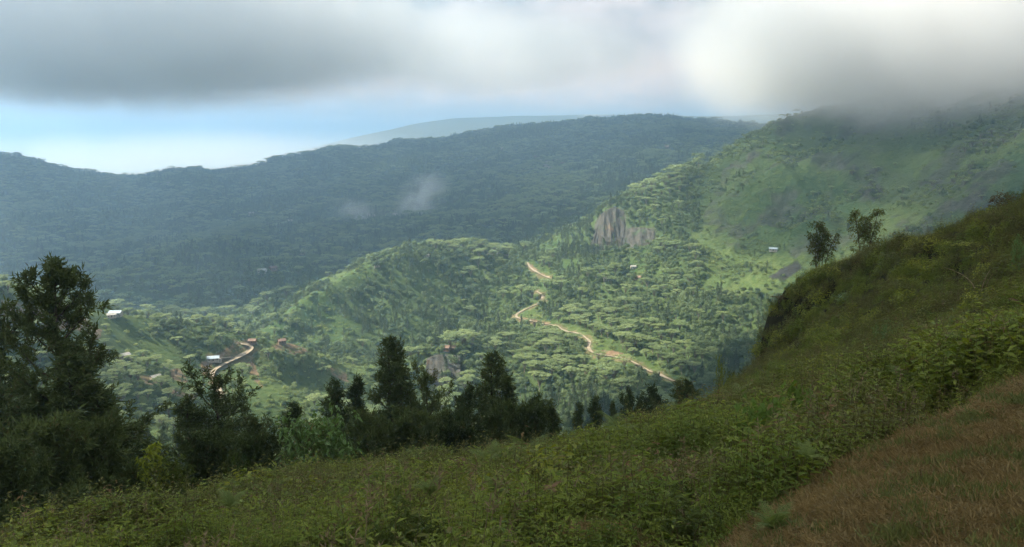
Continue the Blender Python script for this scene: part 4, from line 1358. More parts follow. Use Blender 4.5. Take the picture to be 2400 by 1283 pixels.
for u, v, d, hw, k, lb in [
    (1890, 648, 62, 26, 2, 'brownish shrub at the foot of the many-stemmed ridge tree'), (2070, 598, 61, 30, 0, 'green shrub under the round-crowned ridge tree'),
    (2205, 548, 57, 32, 0, 'dark green round shrub on the crest uphill of both ridge trees'), (2268, 582, 47, 55, 1, 'wide yellow-green shrub below the round crest shrub'),
    (2318, 640, 38, 34, 1, 'yellow-tipped sapling standing alone on the upper slope'), (2352, 452, 55, 34, 2, 'tall brownish shrub on the crest near the top edge'), (2395, 445, 54, 30, 0, 'green shrub cut by the right edge on the crest'),
    (2392, 560, 36, 26, 3, 'dark shrub at the right edge below the crest'), (2290, 520, 57, 26, 2, 'low ragged shrub on the crest between taller shrubs'), (2110, 640, 52, 40, 0, 'green shrub in the middle of the steep slope'),
    (1990, 690, 50, 44, 3, 'dark shrub lower on the steep slope'), (2180, 720, 32, 40, 0, 'light green shrub above the lone path patch'), (1880, 700, 57, 34, 1, 'yellowish shrub near the steep edge'),
    (1830, 745, 59, 30, 2, 'brown shrub at the lip of the rock face'), (2255, 740, 22, 40, 3, 'dark shrub beside the upper path patch'), (2300, 830, 12.5, 48, 0, 'leafy shrub at the edge of the worn grass, right'),
    (2080, 760, 28, 40, 3, 'dark rounded shrub half way down the right slope'), (1950, 800, 34, 38, 1, 'yellow-green shrub low on the right slope'), (1720, 850, 49, 26, 0, 'green shrub on the lower edge of the steep slope'),
    (1690, 845, 47, 18, 1, 'thin yellowish bush at the bottom of the steep edge')]:
    put_leafy('slope_shrub', SH[k], u, v, d, hw, (1.6, 1.3, 1.5, 1.2)[k], (1.2, 1.4, 1.0, 1.3)[k], lb, 'shrub', gsr)
put_leafy('thin_sapling', leafy(311, 2.6, .5, 1, 22, .16, M_RIDGE, .5, 0, .3, M_BARK, 7), 1594, 868, 40, 18, 2.6, .5, 'thin bare-stemmed sapling beside the foot of the steep slope', 'sapling')

# ================================================================== ferns
M_FERN = leaf_mat('fern', (0.075, 0.115, 0.030), (0.15, 0.20, 0.055), .4, 3.0)
M_DEADFERN = plain_mat('dead_fern', (0.085, 0.050, 0.028), (0.16, 0.10, 0.06), 12.0, .9)


def frond(seed, L, mat, fine=False):
    g = np.random.default_rng(seed); b = MB()
    n = 17; s = np.linspace(0, 1, n)
    el_ = R(72) - s * R(78)
    p = np.concatenate([[[0, 0, 0]], np.cumsum(np.stack([np.cos(el_), 0 * s, np.sin(el_)], -1) * L / n, 0)])[:n]
    b.tube(p, np.linspace(.012, .003, n) * L, 4)
    tg = unit(np.gradient(p, axis=0))
    for sd in (-1, 1):
        c = p[3:]; m = len(c); t = s[3:]
        w = L * .36 * np.sin(np.pi * (0.14 + .86 * (1 - (t - t[0]) / (1 - t[0])) ** .9) / 2) * (1 - .2 * t)
        d = unit(tg[3:] * .55 + np.array([0, sd, 0]) + np.array([0, 0, -.15]) + g.normal(0, .07, (m, 3)))
        up = unit(np.cross(tg[3:], np.array([0, 1.0, 0])) * -1)
        up = np.where(up[:, 2:3] < 0, -up, up)
        if fine:
            for i in range(m):
                q = np.linspace(.1, 1, 9)[:, None]
                cc = c[i] + d[i] * w[i] * q
                side = unit(np.cross(d[i], up[i]))
                for s2 in (-1, 1):
                    dd = unit(side * s2 + d[i] * .6 + g.normal(0, .06, (9, 3)))
                    ll = w[i] * .24 * (1.05 - q[:, 0]) + .004
                    v, f = leaves(cc, dd, np.broadcast_to(up[i], (9, 3)), ll, ll * .5)
                    b.add(v, f)
        else:
            v, f = leaves(c, d, up, w, np.maximum(.045 * L, w * .2))
            b.add(v, f)
    return b.mesh('frond', [mat])


FR = [frond(401, 1.0, M_FERN, True), frond(402, 1.0, M_FERN, True), frond(403, 1.0, M_FERN, True)]
FD = [frond(404, 1.0, M_DEADFERN, True), frond(405, 1.0, M_DEADFERN, True)]
FERNS = [(1815, 1262, 118, 1, 0, 'large bright fern growing alone on the worn grass'), (1880, 1275, 60, 0, 0, 'small fern beside the large bright fern'),
         (1190, 1140, 100, 0, 0, 'biggest pale fern in the herbs at the middle of the slope'), (1240, 1118, 95, 0, 0, 'pale fern behind the biggest pale fern'), (1150, 1140, 70, 0, 0, 'pale fern beside the straight green reed blades'),
         (1440, 1035, 70, 0, 0, 'pale fern on the crest below the small dark trees'), (1450, 1065, 80, 0, 0, 'second pale fern below the crest fern'), (1395, 1045, 50, 0, 0, 'little fern left of the crest fern'),
         (1735, 985, 70, 0, 0, 'drooping fern beside the big-leaved plant'), (1715, 1005, 60, 0, 0, 'fern below the drooping fern'), (2135, 985, 75, 0, 0, 'fern standing over the edge of the worn grass'), (2200, 950, 60, 0, 0, 'pale fern above the worn grass, uphill'),
         (2075, 870, 55, 0, 0, 'fern beside the small upper path'), (1990, 1030, 55, 0, 0, 'fern right of the big-leaved plant'), (980, 1110, 55, 0, 0, 'pale fern below the dark conifers'), (890, 1085, 40, 0, 0, 'small fern on the crest by the broad-leaved bush'),
         (570, 1215, 70, 0, 0, 'fern on the left slope above the dry grass'), (630, 1215, 75, 0, 0, 'fern right of the left slope fern'), (650, 1245, 60, 0, 0, 'low fern under the left slope ferns'), (545, 1275, 60, 0, 0, 'fern at the bottom edge, left'),
         (130, 1230, 60, 0, 0, 'fern in front of the black trees at lower left'), (240, 1215, 65, 0, 0, 'fern right of the lower left fern'), (1590, 1005, 55, 0, 0, 'fern at the foot of the steep slope'),
         (1010, 1262, 60, 0, 0, 'fern low in the middle foreground'), (1160, 1255, 60, 0, 0, 'fern in front of the dark leaf bank'), (2230, 860, 55, 0, 0, 'fern near the right path patch'), (640, 1155, 45, 0, 0, 'tiny fern on the left crest'),
         (1290, 1150, 80, 0, 1, 'rust brown dead fern beside the biggest pale fern'), (1090, 1150, 75, 0, 1, 'rust brown dead fern left of the reed blades'), (1405, 1015, 60, 0, 1, 'dead brown fern on the crest'), (1475, 1090, 55, 0, 1, 'dead curled fern in the dark leaves'),
         (1292, 1290, 50, 0, 1, 'pinkish dead fern at the bottom edge'), (1700, 975, 60, 0, 1, 'dead fern behind the drooping fern'), (490, 1235, 50, 0, 1, 'dead fern near the dry grass'), (2395, 780, 60, 0, 1, 'dead fern at the right edge')]
for u, v, px_, fine_, dead, lb in FERNS:
    p = at(u, min(v, 1282))
    if v > 1282:
        p = at(u, 1282)
    d = math.hypot(p[0], p[1]); L = px_ / FPX * d * (.8 if dead else 1.15)
    e = ob('dead_fern' if dead else 'fern', None, loc=(p[0], p[1], p[2] + (0.02 if fine_ else .40)), label=lb, cat='fern', group='dead ferns' if dead else 'ferns in the undergrowth')
    e.scale = (L,) * 3
    e.rotation_euler = (random.uniform(-.15, .15), random.uniform(-.15, .15), random.uniform(0, 6.28))
    nf = 6 if not dead else 5
    for k in range(nf):
        me = (FD[k % 2] if dead else (FR[2] if fine_ else FR[k % 2]))
        c = ob('frond', me, parent=e)
        c.rotation_euler = (random.uniform(-.2, .2), random.uniform(-.25, .25) + (.3 if dead else 0), k * 6.283 / nf + random.uniform(-.35, .35))
        q = random.uniform(.65, 1.05); c.scale = (q, q, q)

# ================================================================== big-leaved plants, herbs in bloom, reeds, canes
BL = [leafy(501, .75, .75, 8, 46, .17, M_BIGLEAF, .35, 0, .2, None, 6, .6), leafy(502, .8, .4, 5, 40, .11, M_SLOPE, .3, 0, .15, None, 7, .42)]
for u, v, d, hw, k, lb in [(1800, 935, 9.6, 70, 0, 'large-leaved bright green plant with yellow leaves, left half of the clump'), (1880, 905, 10.6, 62, 0, 'large-leaved bright green plant with yellow leaves, uphill half of the clump'), (1835, 985, 8.6, 62, 0, 'large-leaved plant at the front of the bright clump'),
                           (955, 1155, 6.0, 70, 1, 'tall leafy herb with yellowish tips in the foreground'), (905, 1195, 5.7, 48, 1, 'leafy herb left of the tall yellowish-tipped herb'), (1020, 1200, 5.6, 50, 1, 'leafy herb right of the tall yellowish-tipped herb'),
                           (2265, 845, 10.0, 50, 1, 'green leafy herb beside the worn grass uphill'), (1610, 1180, 4.6, 70, 1, 'low leafy herb at the lower edge of the worn grass'), (1560, 1120, 5.6, 60, 1, 'leafy herb in front of the dark leaf bank')]:
    put_leafy('leafy_plant', BL[k], u, v, d, hw, (.75, .8)[k], (.75, .4)[k], lb, 'plant', 'leafy plants in the foreground')

M_PINK = plain_mat('pink_petal', (0.35, 0.10, 0.33), (0.55, 0.22, 0.50), 30)
for u, v, lb in ((1857, 892, 'bright pink flower on the slope'), (1773, 882, 'paler pink flower left of the bright pink one')):
    p = at(u, v + 8); g = np.random.default_rng(int(u)); b = MB(); b.tube([[0, 0, -.2], [.02, 0, .25]], [.006, .004], 4)
    e = ob('pink_flower', b.mesh('flower_stem', [M_STEM]), loc=p, label=lb, cat='flower', group='pink flowers')
    b = MB(); a = np.arange(9) * .7
    v_, f_ = leaves(np.tile([[.02, 0, .25]], (9, 1)), np.stack([np.cos(a), np.sin(a), .5 + 0 * a], -1), np.tile([[0, 0, 1.0]], (9, 1)), .11, .07, .1); b.add(v_, f_)
    ob('petals', b.mesh('petals', [M_PINK]), parent=e)

M_REED = leaf_mat('reed', (0.10, 0.16, 0.03), (0.16, 0.22, 0.05), .3, 3)


def blades(name, pts, mat, wd):
    b = MB()
    for q in pts:
        q = np.asarray(q, float); n = 7; s = np.linspace(0, 1, n)[:, None]
        c = q[0] * (1 - s) ** 2 + q[1] * 2 * s * (1 - s) + q[2] * s ** 2
        b.tube(c, wd * np.linspace(1, .2, n), 4)
    return b.mesh(name, [mat])


for u, v, px_, n, mat, lb, nm in [(1210, 1150, 75, 3, M_REED, 'straight bright green reed blades beside the biggest pale fern', 'reed'), (1530, 1050, 55, 3, M_REED, 'slanting green reed blades below the crest', 'reed'), (1025, 1190, 70, 2, M_REED, 'two thin reed blades behind the tall leafy herb', 'reed'),
                                 (30, 1255, 75, 5, M_STRAW, 'bare white twigs at the lower left edge', 'bare_twig'), (700, 1215, 65, 5, M_STRAW, 'dry seed stalks on the left slope', 'dry_stalk'), (745, 1190, 60, 4, M_STRAW, 'dry seed stalks right of the left slope stalks', 'dry_stalk'),
                                 (1075, 1290, 85, 3, M_STRAW, 'tall pale dry stalk in the middle foreground', 'dry_stalk'), (1110, 1170, 60, 3, M_STRAW, 'pale dry stalk behind the dark leaf bank', 'dry_stalk'), (850, 1120, 50, 4, M_STRAW, 'dry stalks on the crest below the tallest conifers', 'dry_stalk'),
                                 (1940, 900, 45, 4, M_STRAW, 'dry stalks beside the small upper path', 'dry_stalk'), (2290, 700, 60, 3, M_STRAW, 'pale dry stalks under the yellow-tipped sapling', 'dry_stalk')]:
    p = at(u, min(v, 1282)); d = math.hypot(p[0], p[1]); L = px_ / FPX * d * 1.25
    g = np.random.default_rng(int(u + v)); q = []
    for k in range(n):
        o_ = g.normal(0, .10, 3) * L; o_[2] = 0; ln_ = g.normal(0, .28, 3) * L; ln_[2] = 0
        q.append([o_, o_ + [0, 0, L * .6], o_ + ln_ + [0, 0, L * g.uniform(.75, 1.1)]])
    ob(nm, blades(nm, q, mat, .0012 * d if mat is M_REED else .0006 * d), loc=p, label=lb, cat='reed' if nm == 'reed' else 'twig' if nm == 'bare_twig' else 'stalk', group={'reed': 'green reeds', 'dry_stalk': 'dry stalks'}.get(nm))
# broken cane leaning at the edge of the herbs
a_, b_, c_ = at(1752, 1112) + [0, 0, .25], at(1846, 1075) + [0, 0, .55], at(1968, 1118) + [0, 0, .02]
pc = at(1846, 1110)
ob('broken_cane', blades('broken_cane', [[a_ - pc, (a_ + b_) / 2 - pc, b_ - pc], [b_ - pc, (b_ + c_) / 2 - pc + [0, 0, .1], c_ - pc], [b_ - pc + [.05, 0, -.03], (b_ + c_) / 2 - pc + [.05, 0, .05], c_ - pc + [.1, 0, 0]]], M_STRAW, .007),
   loc=pc, label='pale broken cane folded over at the edge of the herbs', cat='cane')

# ================================================================== undergrowth: uncountable herbs, and the short grass of the path
KEEP = []
for _o in bpy.data.objects:
    if _o.parent is None and _o.name.split('.')[0] in ('fern', 'dead_fern', 'leafy_plant'):
        _d = math.hypot(_o.location.x, _o.location.y); KEEP.append((_o.location.x * (1 - .25 / _d), _o.location.y * (1 - .25 / _d), .22 if 'fern' in _o.name else .3))
M_HERB = leaf_mat('herb', (0.055, 0.098, 0.012), (0.185, 0.225, 0.034), .35, .35, (0.14, 0.09, 0.042), .03)
M_HERB2 = leaf_mat('brown_herb', (0.066, 0.080, 0.018), (0.135, 0.142, 0.036), .35, .5, (0.15, 0.085, 0.042), .10)


def herb(seed, stems, H, rad, leaf, per, mat, wf=.34):
    g = np.random.default_rng(seed); b = MB()
    for s in range(stems):
        a = g.uniform(0, 6.28); r = rad * math.sqrt(g.uniform(0, 1)); h = H * g.uniform(.65, 1.1)
        x0 = np.array([r * math.cos(a), r * math.sin(a), -.08]); tip = x0 + np.array([g.normal(0, .1), g.normal(0, .1), h + .08])
        b.tube([x0, (x0 + tip) / 2 + g.normal(0, .01, 3), tip], [.0032, .0025, .0012], 3, 1)
        k = np.linspace(.12, 1, per)[:, None]
        c = x0 + (tip - x0) * k; an = np.arange(per) * 2.4 + a
        d = np.stack([np.cos(an), np.sin(an), g.uniform(-.55, .5, per)], -1); up = unit(np.array([0, 0, 1.0]) + g.normal(0, .25, (per, 3)))
        L = leaf * g.uniform(.6, 1.2, per) * (1.1 - .55 * k[:, 0])
        v, f = leaves(c, d, up, L, L * wf, .1); b.add(v, f, 0)
    return b.mesh('herb', [mat, M_STEM])


def stalks(seed):
    g = np.random.default_rng(seed); b = MB()
    for i in range(5):
        a, r = g.uniform(0, 6.28), g.uniform(0, .2); x0 = np.array([r * math.cos(a), r * math.sin(a), 0]); tp = x0 + [g.normal(0, .14), g.normal(0, .14), g.uniform(.4, .75)]
        b.tube([x0, (x0 + tp) / 2 + g.normal(0, .02, 3), tp], [.004, .003, .002], 3)
        n = 9; v, f = leaves(tp - np.array([0, 0, 1.0]) * g.uniform(0, .14, (n, 1)), rdir(g, n, .1, 1), rdir(g, n), .06, .012); b.add(v, f)
    return b.mesh('stalks', [M_STRAW2])


def bushlet(seed, mat):
    g = np.random.default_rng(seed); b = MB(); n = 330
    q = rdir(g, n, -.15, 1); r = np.cbrt(g.uniform(.35, 1, n))
    lobe = 1 + .22 * np.sin(5 * np.arctan2(q[:, 1], q[:, 0]) + 3 * q[:, 2])
    c = q * np.array([.62, .62, .62]) * (r * lobe)[:, None]
    L = .13 * g.uniform(.6, 1.2, n); up = unit(q + rdir(g, n) * .5)
    d = unit(rdir(g, n, -.6, .6)); d = unit(d - up * (d * up).sum(-1, keepdims=True) * .6)
    v, f = leaves(c, d, up, L, L * .5, .1); b.add(v, f)
    for k in range(5):
        e = rdir(g, 1, .2, 1)[0] * .55; b.tube([[0, 0, -.2], e * .5, e], [.012, .008, .003], 3, 1)
    return b.mesh('bushlet', [mat, M_STEM])


M_HERBY = leaf_mat('yellow_herb', (0.10, 0.14, 0.018), (0.24, 0.26, 0.042), .35, .5)
M_STRAW2 = plain_mat('dull_straw', (0.11, 0.085, 0.045), (0.22, 0.17, 0.095), 5.0, .9)
PH = [herb(601, 4, .50, .16, .115, 17, M_HERB), herb(602, 5, .42, .18, .10, 16, M_HERB), herb(603, 4, .56, .16, .11, 17, M_HERB2), herb(604, 5, .36, .18, .095, 15, M_HERB2),      # near
      herb(609, 6, .66, .2, .125, 20, M_HERB, .36), herb(610, 7, .58, .2, .115, 20, M_HERB, .36),      # broad-leaved bank
      herb(605, 16, .55, .46, .13, 14, M_HERB, .45), herb(606, 16, .62, .5, .13, 13, M_HERB2, .42), herb(607, 14, .48, .46, .15, 14, M_HERB, .48), herb(608, 18, .7, .5, .11, 13, M_HERB2, .36), stalks(609), bushlet(620, M_HERB), bushlet(621, M_HERBY), bushlet(622, M_HERB2)]  # clumps further off
g = np.random.default_rng(31)


def strew(n, lo, hi, thr):
    th = g.uniform(-thr, thr, n); d = np.sqrt(g.uniform(lo * lo, hi * hi, n))
    return np.sin(th) * d, np.cos(th) * d, d


xs, ys, ds = [], [], []
for n, lo, hi in ((6500, 2.4, 8), (12000, 8, 17), (13000, 17, 40), (25000, 40, 74)):
    x, y, d = strew(n, lo, hi, R(37)); xs.append(x); ys.append(y); ds.append(d)
x, y, d = map(np.concatenate, (xs, ys, ds))
z = nz(x, y); u, v = uv(x, y, z)
pw, dw = near_cover(x, y, near_raw(x, y))
bar = 1.1 * fbm(x / 1.9, y / 1.9, 3, 49) + .5 * fbm(x / 5.0, y / 5.0, 2, 50)
# the crest hides what lies beyond it, except a strip for a camera a step aside
crest_d = np.interp(np.arctan2(x, y), [ray(q[0], q[1])[0] for q in NCREST], [q[2] for q in NCREST])
ok = (g.uniform(0, 1, len(x)) > .75 * (1 - sstep(bar, -.42, -.12)) * (d > 5)) & (g.uniform(0, 1, len(x)) > pw * 1.02 - .012) & (g.uniform(0, 1, len(x)) > dw * .75) & (d < crest_d + 7)
x, y, z, d, u, v, bar = [a[ok] for a in (x, y, z, d, u, v, bar)]
bn = fbm(x / 5, y / 5, 3, 53) + g.uniform(-.35, .35, len(x)) + .18 * ((v < 1060) & (u > 900)) - .12 * (v > 1150)
k = np.where(bn > .12, g.integers(2, 4, len(x)), g.integers(0, 2, len(x)))
k = np.where(d > 10, np.where(bn > .12, np.where(g.uniform(0, 1, len(x)) < .5, 7, 9), np.where(g.uniform(0, 1, len(x)) < .5, 6, 8)), k)
bank = inpoly(u, v + 25, [(1280, 1190), (1420, 1060), (1500, 1005), (1700, 1000), (2050, 940), (2060, 1010), (1900, 1090), (1700, 1180), (1450, 1200)]) & (d < 14)
k = np.where(g.uniform(0, 1, len(x)) < .02, 10, k)
bu = (d > 8) & (fbm(x / 7, y / 7, 3, 58) + g.uniform(-.3, .3, len(x)) > .02) & (g.uniform(0, 1, len(x)) < .085)
k = np.where(bu, g.choice([11, 12, 12, 13], len(x)), k)
k = np.where(bank, g.integers(4, 6, len(x)), k)
s = g.uniform(.7, 1.25, len(x)) * (.55 + .85 * sstep(bar, -.4, .45)) * np.where(d < 5, .8, 1.0) * np.interp(d, [10, 40, 70], [.8, .75, .95])
free = np.ones(len(x), bool)
for a_, b_, r_ in KEEP:
    free &= (x - a_) ** 2 + (y - b_) ** 2 > r_ * r_
x, y, z, d, s, k = [q[free] for q in (x, y, z, d, s, k)]
rot = np.stack([g.normal(0, .12, len(x)), g.normal(0, .12, len(x)), g.uniform(0, 6.28, len(x))], -1)
scatter('undergrowth', np.stack([x, y, z], -1), rot, s, k, PH, 'dense low herbs covering the near slope', 'undergrowth')
print('undergrowth', len(x))

M_GRASSB = leaf_mat('worn_grass', (0.105, 0.078, 0.028), (0.25, 0.185, 0.075), .25, 4.0)
M_GRASSG = leaf_mat('green_grass', (0.075, 0.095, 0.024), (0.15, 0.16, 0.05), .3, 1.2)


def tuft(seed, n, H, rad, mat, wd=.006, flat=.5):
    g = np.random.default_rng(seed); b = MB()
    a = g.uniform(0, 6.28, n); r = rad * np.sqrt(g.uniform(0, 1, n))
    c = np.stack([r * np.cos(a), r * np.sin(a), np.full(n, -.005)], -1)
    d = rdir(g, n, 0.05, 1.0); d[:, 2] = d[:, 2] * (1 - flat) + .12
    L = H * g.uniform(.5, 1.3, n)
    v, f = leaves(c, d, rdir(g, n), L, wd * g.uniform(.7, 1.3, n)); b.add(v, f)
    return b.mesh('tuft', [mat])


M_DRYG = plain_mat('dry_grass', (0.10, 0.085, 0.035), (0.17, 0.135, 0.065), 3.0, .9)
PG = [tuft(701, 60, .045, .09, M_GRASSB, .0055, .7), tuft(702, 60, .04, .09, M_GRASSB, .0055, .85), tuft(703, 50, .055, .07, M_GRASSG, .007, .6), tuft(704, 70, .16, .16, M_DRYG, .006, .5)]
xs, ys, ds = [], [], []
for n, lo, hi in ((26000, 2.2, 6), (30000, 6, 13), (8000, 13, 26)):
    x, y, d = strew(n, lo, hi, R(37)); xs.append(x); ys.append(y); ds.append(d)
x, y, d = map(np.concatenate, (xs, ys, ds))
pw, dw = near_cover(x, y, near_raw(x, y)); ok = g.uniform(0, 1, len(x)) < np.maximum(pw, dw * .7)
x, y, d, pw, dw = [a[ok] for a in (x, y, d, pw, dw)]
z = nz(x, y)
uu, vv_ = uv(x, y, z)
gr = 1.1 * fbm(x / .30, y / .30, 3, 55) + .3 * fbm(x / 3, y / 3, 2, 56) - .05 + .35 * (uu < 1500) + g.uniform(-.25, .25, len(x))
k = np.where(dw > pw, 3, np.where(gr > .18, 2, g.integers(0, 2, len(x))))
s = g.uniform(.6, 1.3, len(x)) * np.interp(d, [3, 12], [.85, 1.5]) * np.where(dw > pw, 1.2, 1)
rot = np.stack([g.normal(0, .1, len(x)), g.normal(0, .1, len(x)), g.uniform(0, 6.28, len(x))], -1)
scatter('short_grass', np.stack([x, y, z], -1), rot, s, k, PG, 'short worn brown and green grass of the path', 'grass')
print('grass', len(x))
# ================================================================== houses of the valley
M_TIN = plain_mat('tin_roof', (0.18, 0.18, 0.175), (0.30, 0.29, 0.28), .6, .45)
M_BLUE = plain_mat('blue_roof', (0.19, 0.25, 0.32), (0.30, 0.36, 0.42), .6, .45)
M_RUST = plain_mat('rust_roof', (0.10, 0.065, 0.05), (0.17, 0.115, 0.09), .6, .8)
M_THATCH = plain_mat('thatch', (0.12, 0.085, 0.055), (0.22, 0.16, 0.10), .9, .95)
M_WALL = plain_mat('plaster', (0.26, 0.24, 0.21), (0.42, 0.39, 0.35), .5, .9)
M_WOOD = plain_mat('boards', (0.10, 0.07, 0.05), (0.2, 0.15, 0.11), .8, .9)
M_HOLE = plain_mat('opening', (0.012, 0.012, 0.012), (0.03, 0.028, 0.025), 1, .8)


def house_mesh(L, W_, h, rise, roof, wall):
    b = MB()
    l, w = L / 2, W_ / 2
    v = [[-l, -w, -1.5], [l, -w, -1.5], [l, w, -1.5], [-l, w, -1.5], [-l, -w, h], [l, -w, h], [l, w, h], [-l, w, h], [-l, 0, h + rise], [l, 0, h + rise]]
    b.add(v, [[0, 1, 5, 4], [2, 3, 7, 6], [1, 2, 6, 5], [3, 0, 4, 7]], 0); b.add(v, [[4, 7, 8], [5, 9, 6]], 0)
    for y in (-1, 1):           # door and windows, set 3 cm proud
        yy = y * (w + .03)
        for x0, x1, z0, z1 in ((-.5, .5, 0, 2.0), (-l * .8, -l * .8 + 1.0, .9, 1.9), (l * .8 - 1.0, l * .8, .9, 1.9)):
            b.add([[x0, yy, z0], [x1, yy, z0], [x1, yy, z1], [x0, yy, z1]], [[0, 1, 2, 3]], 1)
    walls = b.mesh('walls', [wall, M_HOLE])
    b = MB(); e = .55; t = .12
    for y in (-1, 1):
        ed = h - rise * e / w
        p = np.array([[-l - e, y * (w + e), ed], [l + e, y * (w + e), ed], [l + e, 0, h + rise], [-l - e, 0, h + rise]])
        q = np.concatenate([p + [0, 0, .04], p + [0, 0, .04 + t]])
        b.add(q, [[0, 1, 2, 3], [4, 5, 6, 7], [0, 1, 5, 4], [1, 2, 6, 5], [2, 3, 7, 6], [3, 0, 4, 7]], 0)
    return walls, b.mesh('roof', [roof])


HM = {'tin': house_mesh(9, 6, 2.6, 1.6, M_TIN, M_WALL), 'blue': house_mesh(10, 6.5, 2.6, 1.6, M_BLUE, M_WALL), 'rust': house_mesh(8, 6, 2.5, 1.8, M_RUST, M_WOOD), 'hut': house_mesh(7, 6, 2.0, 2.6, M_THATCH, M_WOOD)}
HOUSES = [(500, 848, 'blue', 'pale blue-roofed house beside the spur track on the left hill', 1), (512, 851, 'tin', 'white shed just below the blue-roofed house', .6), (1045, 822, 'rust', 'rust-roofed house on the grassy knoll', 1.1), (1062, 820, 'hut', 'thatched hut next to the rust-roofed house on the knoll', .8),
          (1150, 603, 'tin', 'white-roofed house at the left end of the spur-top row', 1), (1172, 601, 'tin', 'white-roofed house in the middle of the spur-top row', 1.1), (1186, 600, 'tin', 'white-roofed house at the right end of the spur-top row', .9),
          (1000, 603, 'tin', 'small white roof on the crest of the middle spur', .8), (884, 627, 'tin', 'white roof where the grassy crest meets the trees', .8), (1496, 656, 'rust', 'brownish house below the terraced garden', 1), (1484, 630, 'tin', 'pale house inside the terraced garden', .8),
          (1423, 659, 'tin', 'pale house in the trees left of the terraced garden', 1), (1812, 590, 'blue', 'bluish roof above the terraced field on the mountain foot', 1), (272, 742, 'blue', 'bluish house on the far crest of the left hill', 1), (262, 746, 'tin', 'white house next to the bluish crest house', .8),
          (430, 752, 'tin', 'white house by the pale scar beyond the left hill', .8), (291, 842, 'tin', 'white house among trees on the left hill', .9), (592, 806, 'rust', 'brown house at the top bend of the left hill road', .9), (660, 806, 'rust', 'low brown house on the crest past the road bend', .9),
          (365, 892, 'tin', 'pale hut beside the bare soil scar', .8), (710, 569, 'tin', 'long white roof on the shaded slope, upper of two', 1.6), (708, 596, 'tin', 'white roof on the shaded slope, lower of two', 1.4), (615, 640, 'tin', 'white house on the low spur of the far ridge', 1.2),
          (640, 634, 'rust', 'brown house next to the white house on the low spur', 1.2), (870, 512, 'tin', 'white roof under the drifting mist, left', 1.6), (928, 508, 'tin', 'white roof under the drifting mist, right', 1.5), (590, 504, 'tin', 'white speck of a house left of the drifting mist', 1.5),
          (680, 522, 'tin', 'white house in a far clearing', 1.4), (395, 433, 'tin', 'tiny white house just under the far crest', 1.5), (1180, 352, 'tin', 'white house on the upper far ridge', 1.6), (1690, 332, 'tin', 'white house near the mountain cloud', 1.5),
          (1565, 350, 'rust', 'reddish house on the right of the far ridge', 1.8), (450, 582, 'rust', 'reddish house on the lower far slope', 1.3), (365, 545, 'tin', 'tiny white house on the dim left slope', 1.2)]
HAM = [(1255, 372), (1270, 380), (1283, 385), (1296, 380), (1308, 377), (1278, 393), (1262, 398), (1248, 388), (1290, 398), (1318, 388)]
for i, (u, v, k, lb, s) in enumerate(HOUSES):
    p = hit(u, v); p[2] = float(zt(p[0:1], p[1:2])[0])
    e = ob('house', None, loc=(p[0], p[1], p[2] + .9), label=lb, cat='house'); e.scale = (s * (.72 if math.hypot(p[0], p[1]) < 900 else 1.0),) * 3
    e.rotation_euler = (0, 0, math.atan2(-p[0], p[1]) + random.uniform(-.5, .5))
    for n, me in zip(('walls', 'roof'), HM[k]):
        ob(n, me, parent=e)
for i, (u, v) in enumerate(HAM):
    p = hit(u, v)
    e = ob('house', None, loc=(p[0], p[1], float(zt(p[0:1], p[1:2])[0]) + 3), label='tiny pale house in the hamlet high on the far ridge', cat='house', group='houses of the far hamlet'); e.scale = (1.1,) * 3
    e.rotation_euler = (0, 0, random.uniform(-.6, .6))
    for n, me in zip(('walls', 'roof'), HM['tin' if i % 3 else 'rust']):
        ob(n, me, parent=e)


# ================================================================== rock faces
def rock_mat():
    m, t = new_mat('cliff_rock')
    geo = t.n('ShaderNodeNewGeometry'); mp = t.n('ShaderNodeMapping'); mp.inputs['Scale'].default_value = (1, 1, .6)
    t.link(geo.outputs['Position'], mp.inputs[0])
    n1 = t.noise(mp.outputs[0], .16, 9, .7); n2 = t.noise(geo.outputs['Position'], .05, 5, .6)
    c = t.mix(t.ss(n1, .32, .66), (0.014, 0.015, 0.013), (0.056, 0.053, 0.045))
    c = t.mix(t.m('MULTIPLY', t.ss(n2, .58, .68), .7), c, (0.15, 0.085, 0.05))
    c = t.mix(t.ss(t.noise(geo.outputs['Position'], .10, 6, .65), .54, .64), c, (0.03, 0.05, 0.018))
    p = t.n('ShaderNodeBsdfPrincipled'); t.put(p.inputs['Base Color'], c); p.inputs['Roughness'].default_value = .95
    b = t.n('ShaderNodeBump'); b.inputs['Distance'].default_value = 2.5; t.link(n1, b.inputs['Height']); t.link(b.outputs[0], p.inputs['Normal'])
    o = t.n('ShaderNodeOutputMaterial'); t.link(p.outputs[0], o.inputs['Surface'])
    return m


M_ROCK = rock_mat()


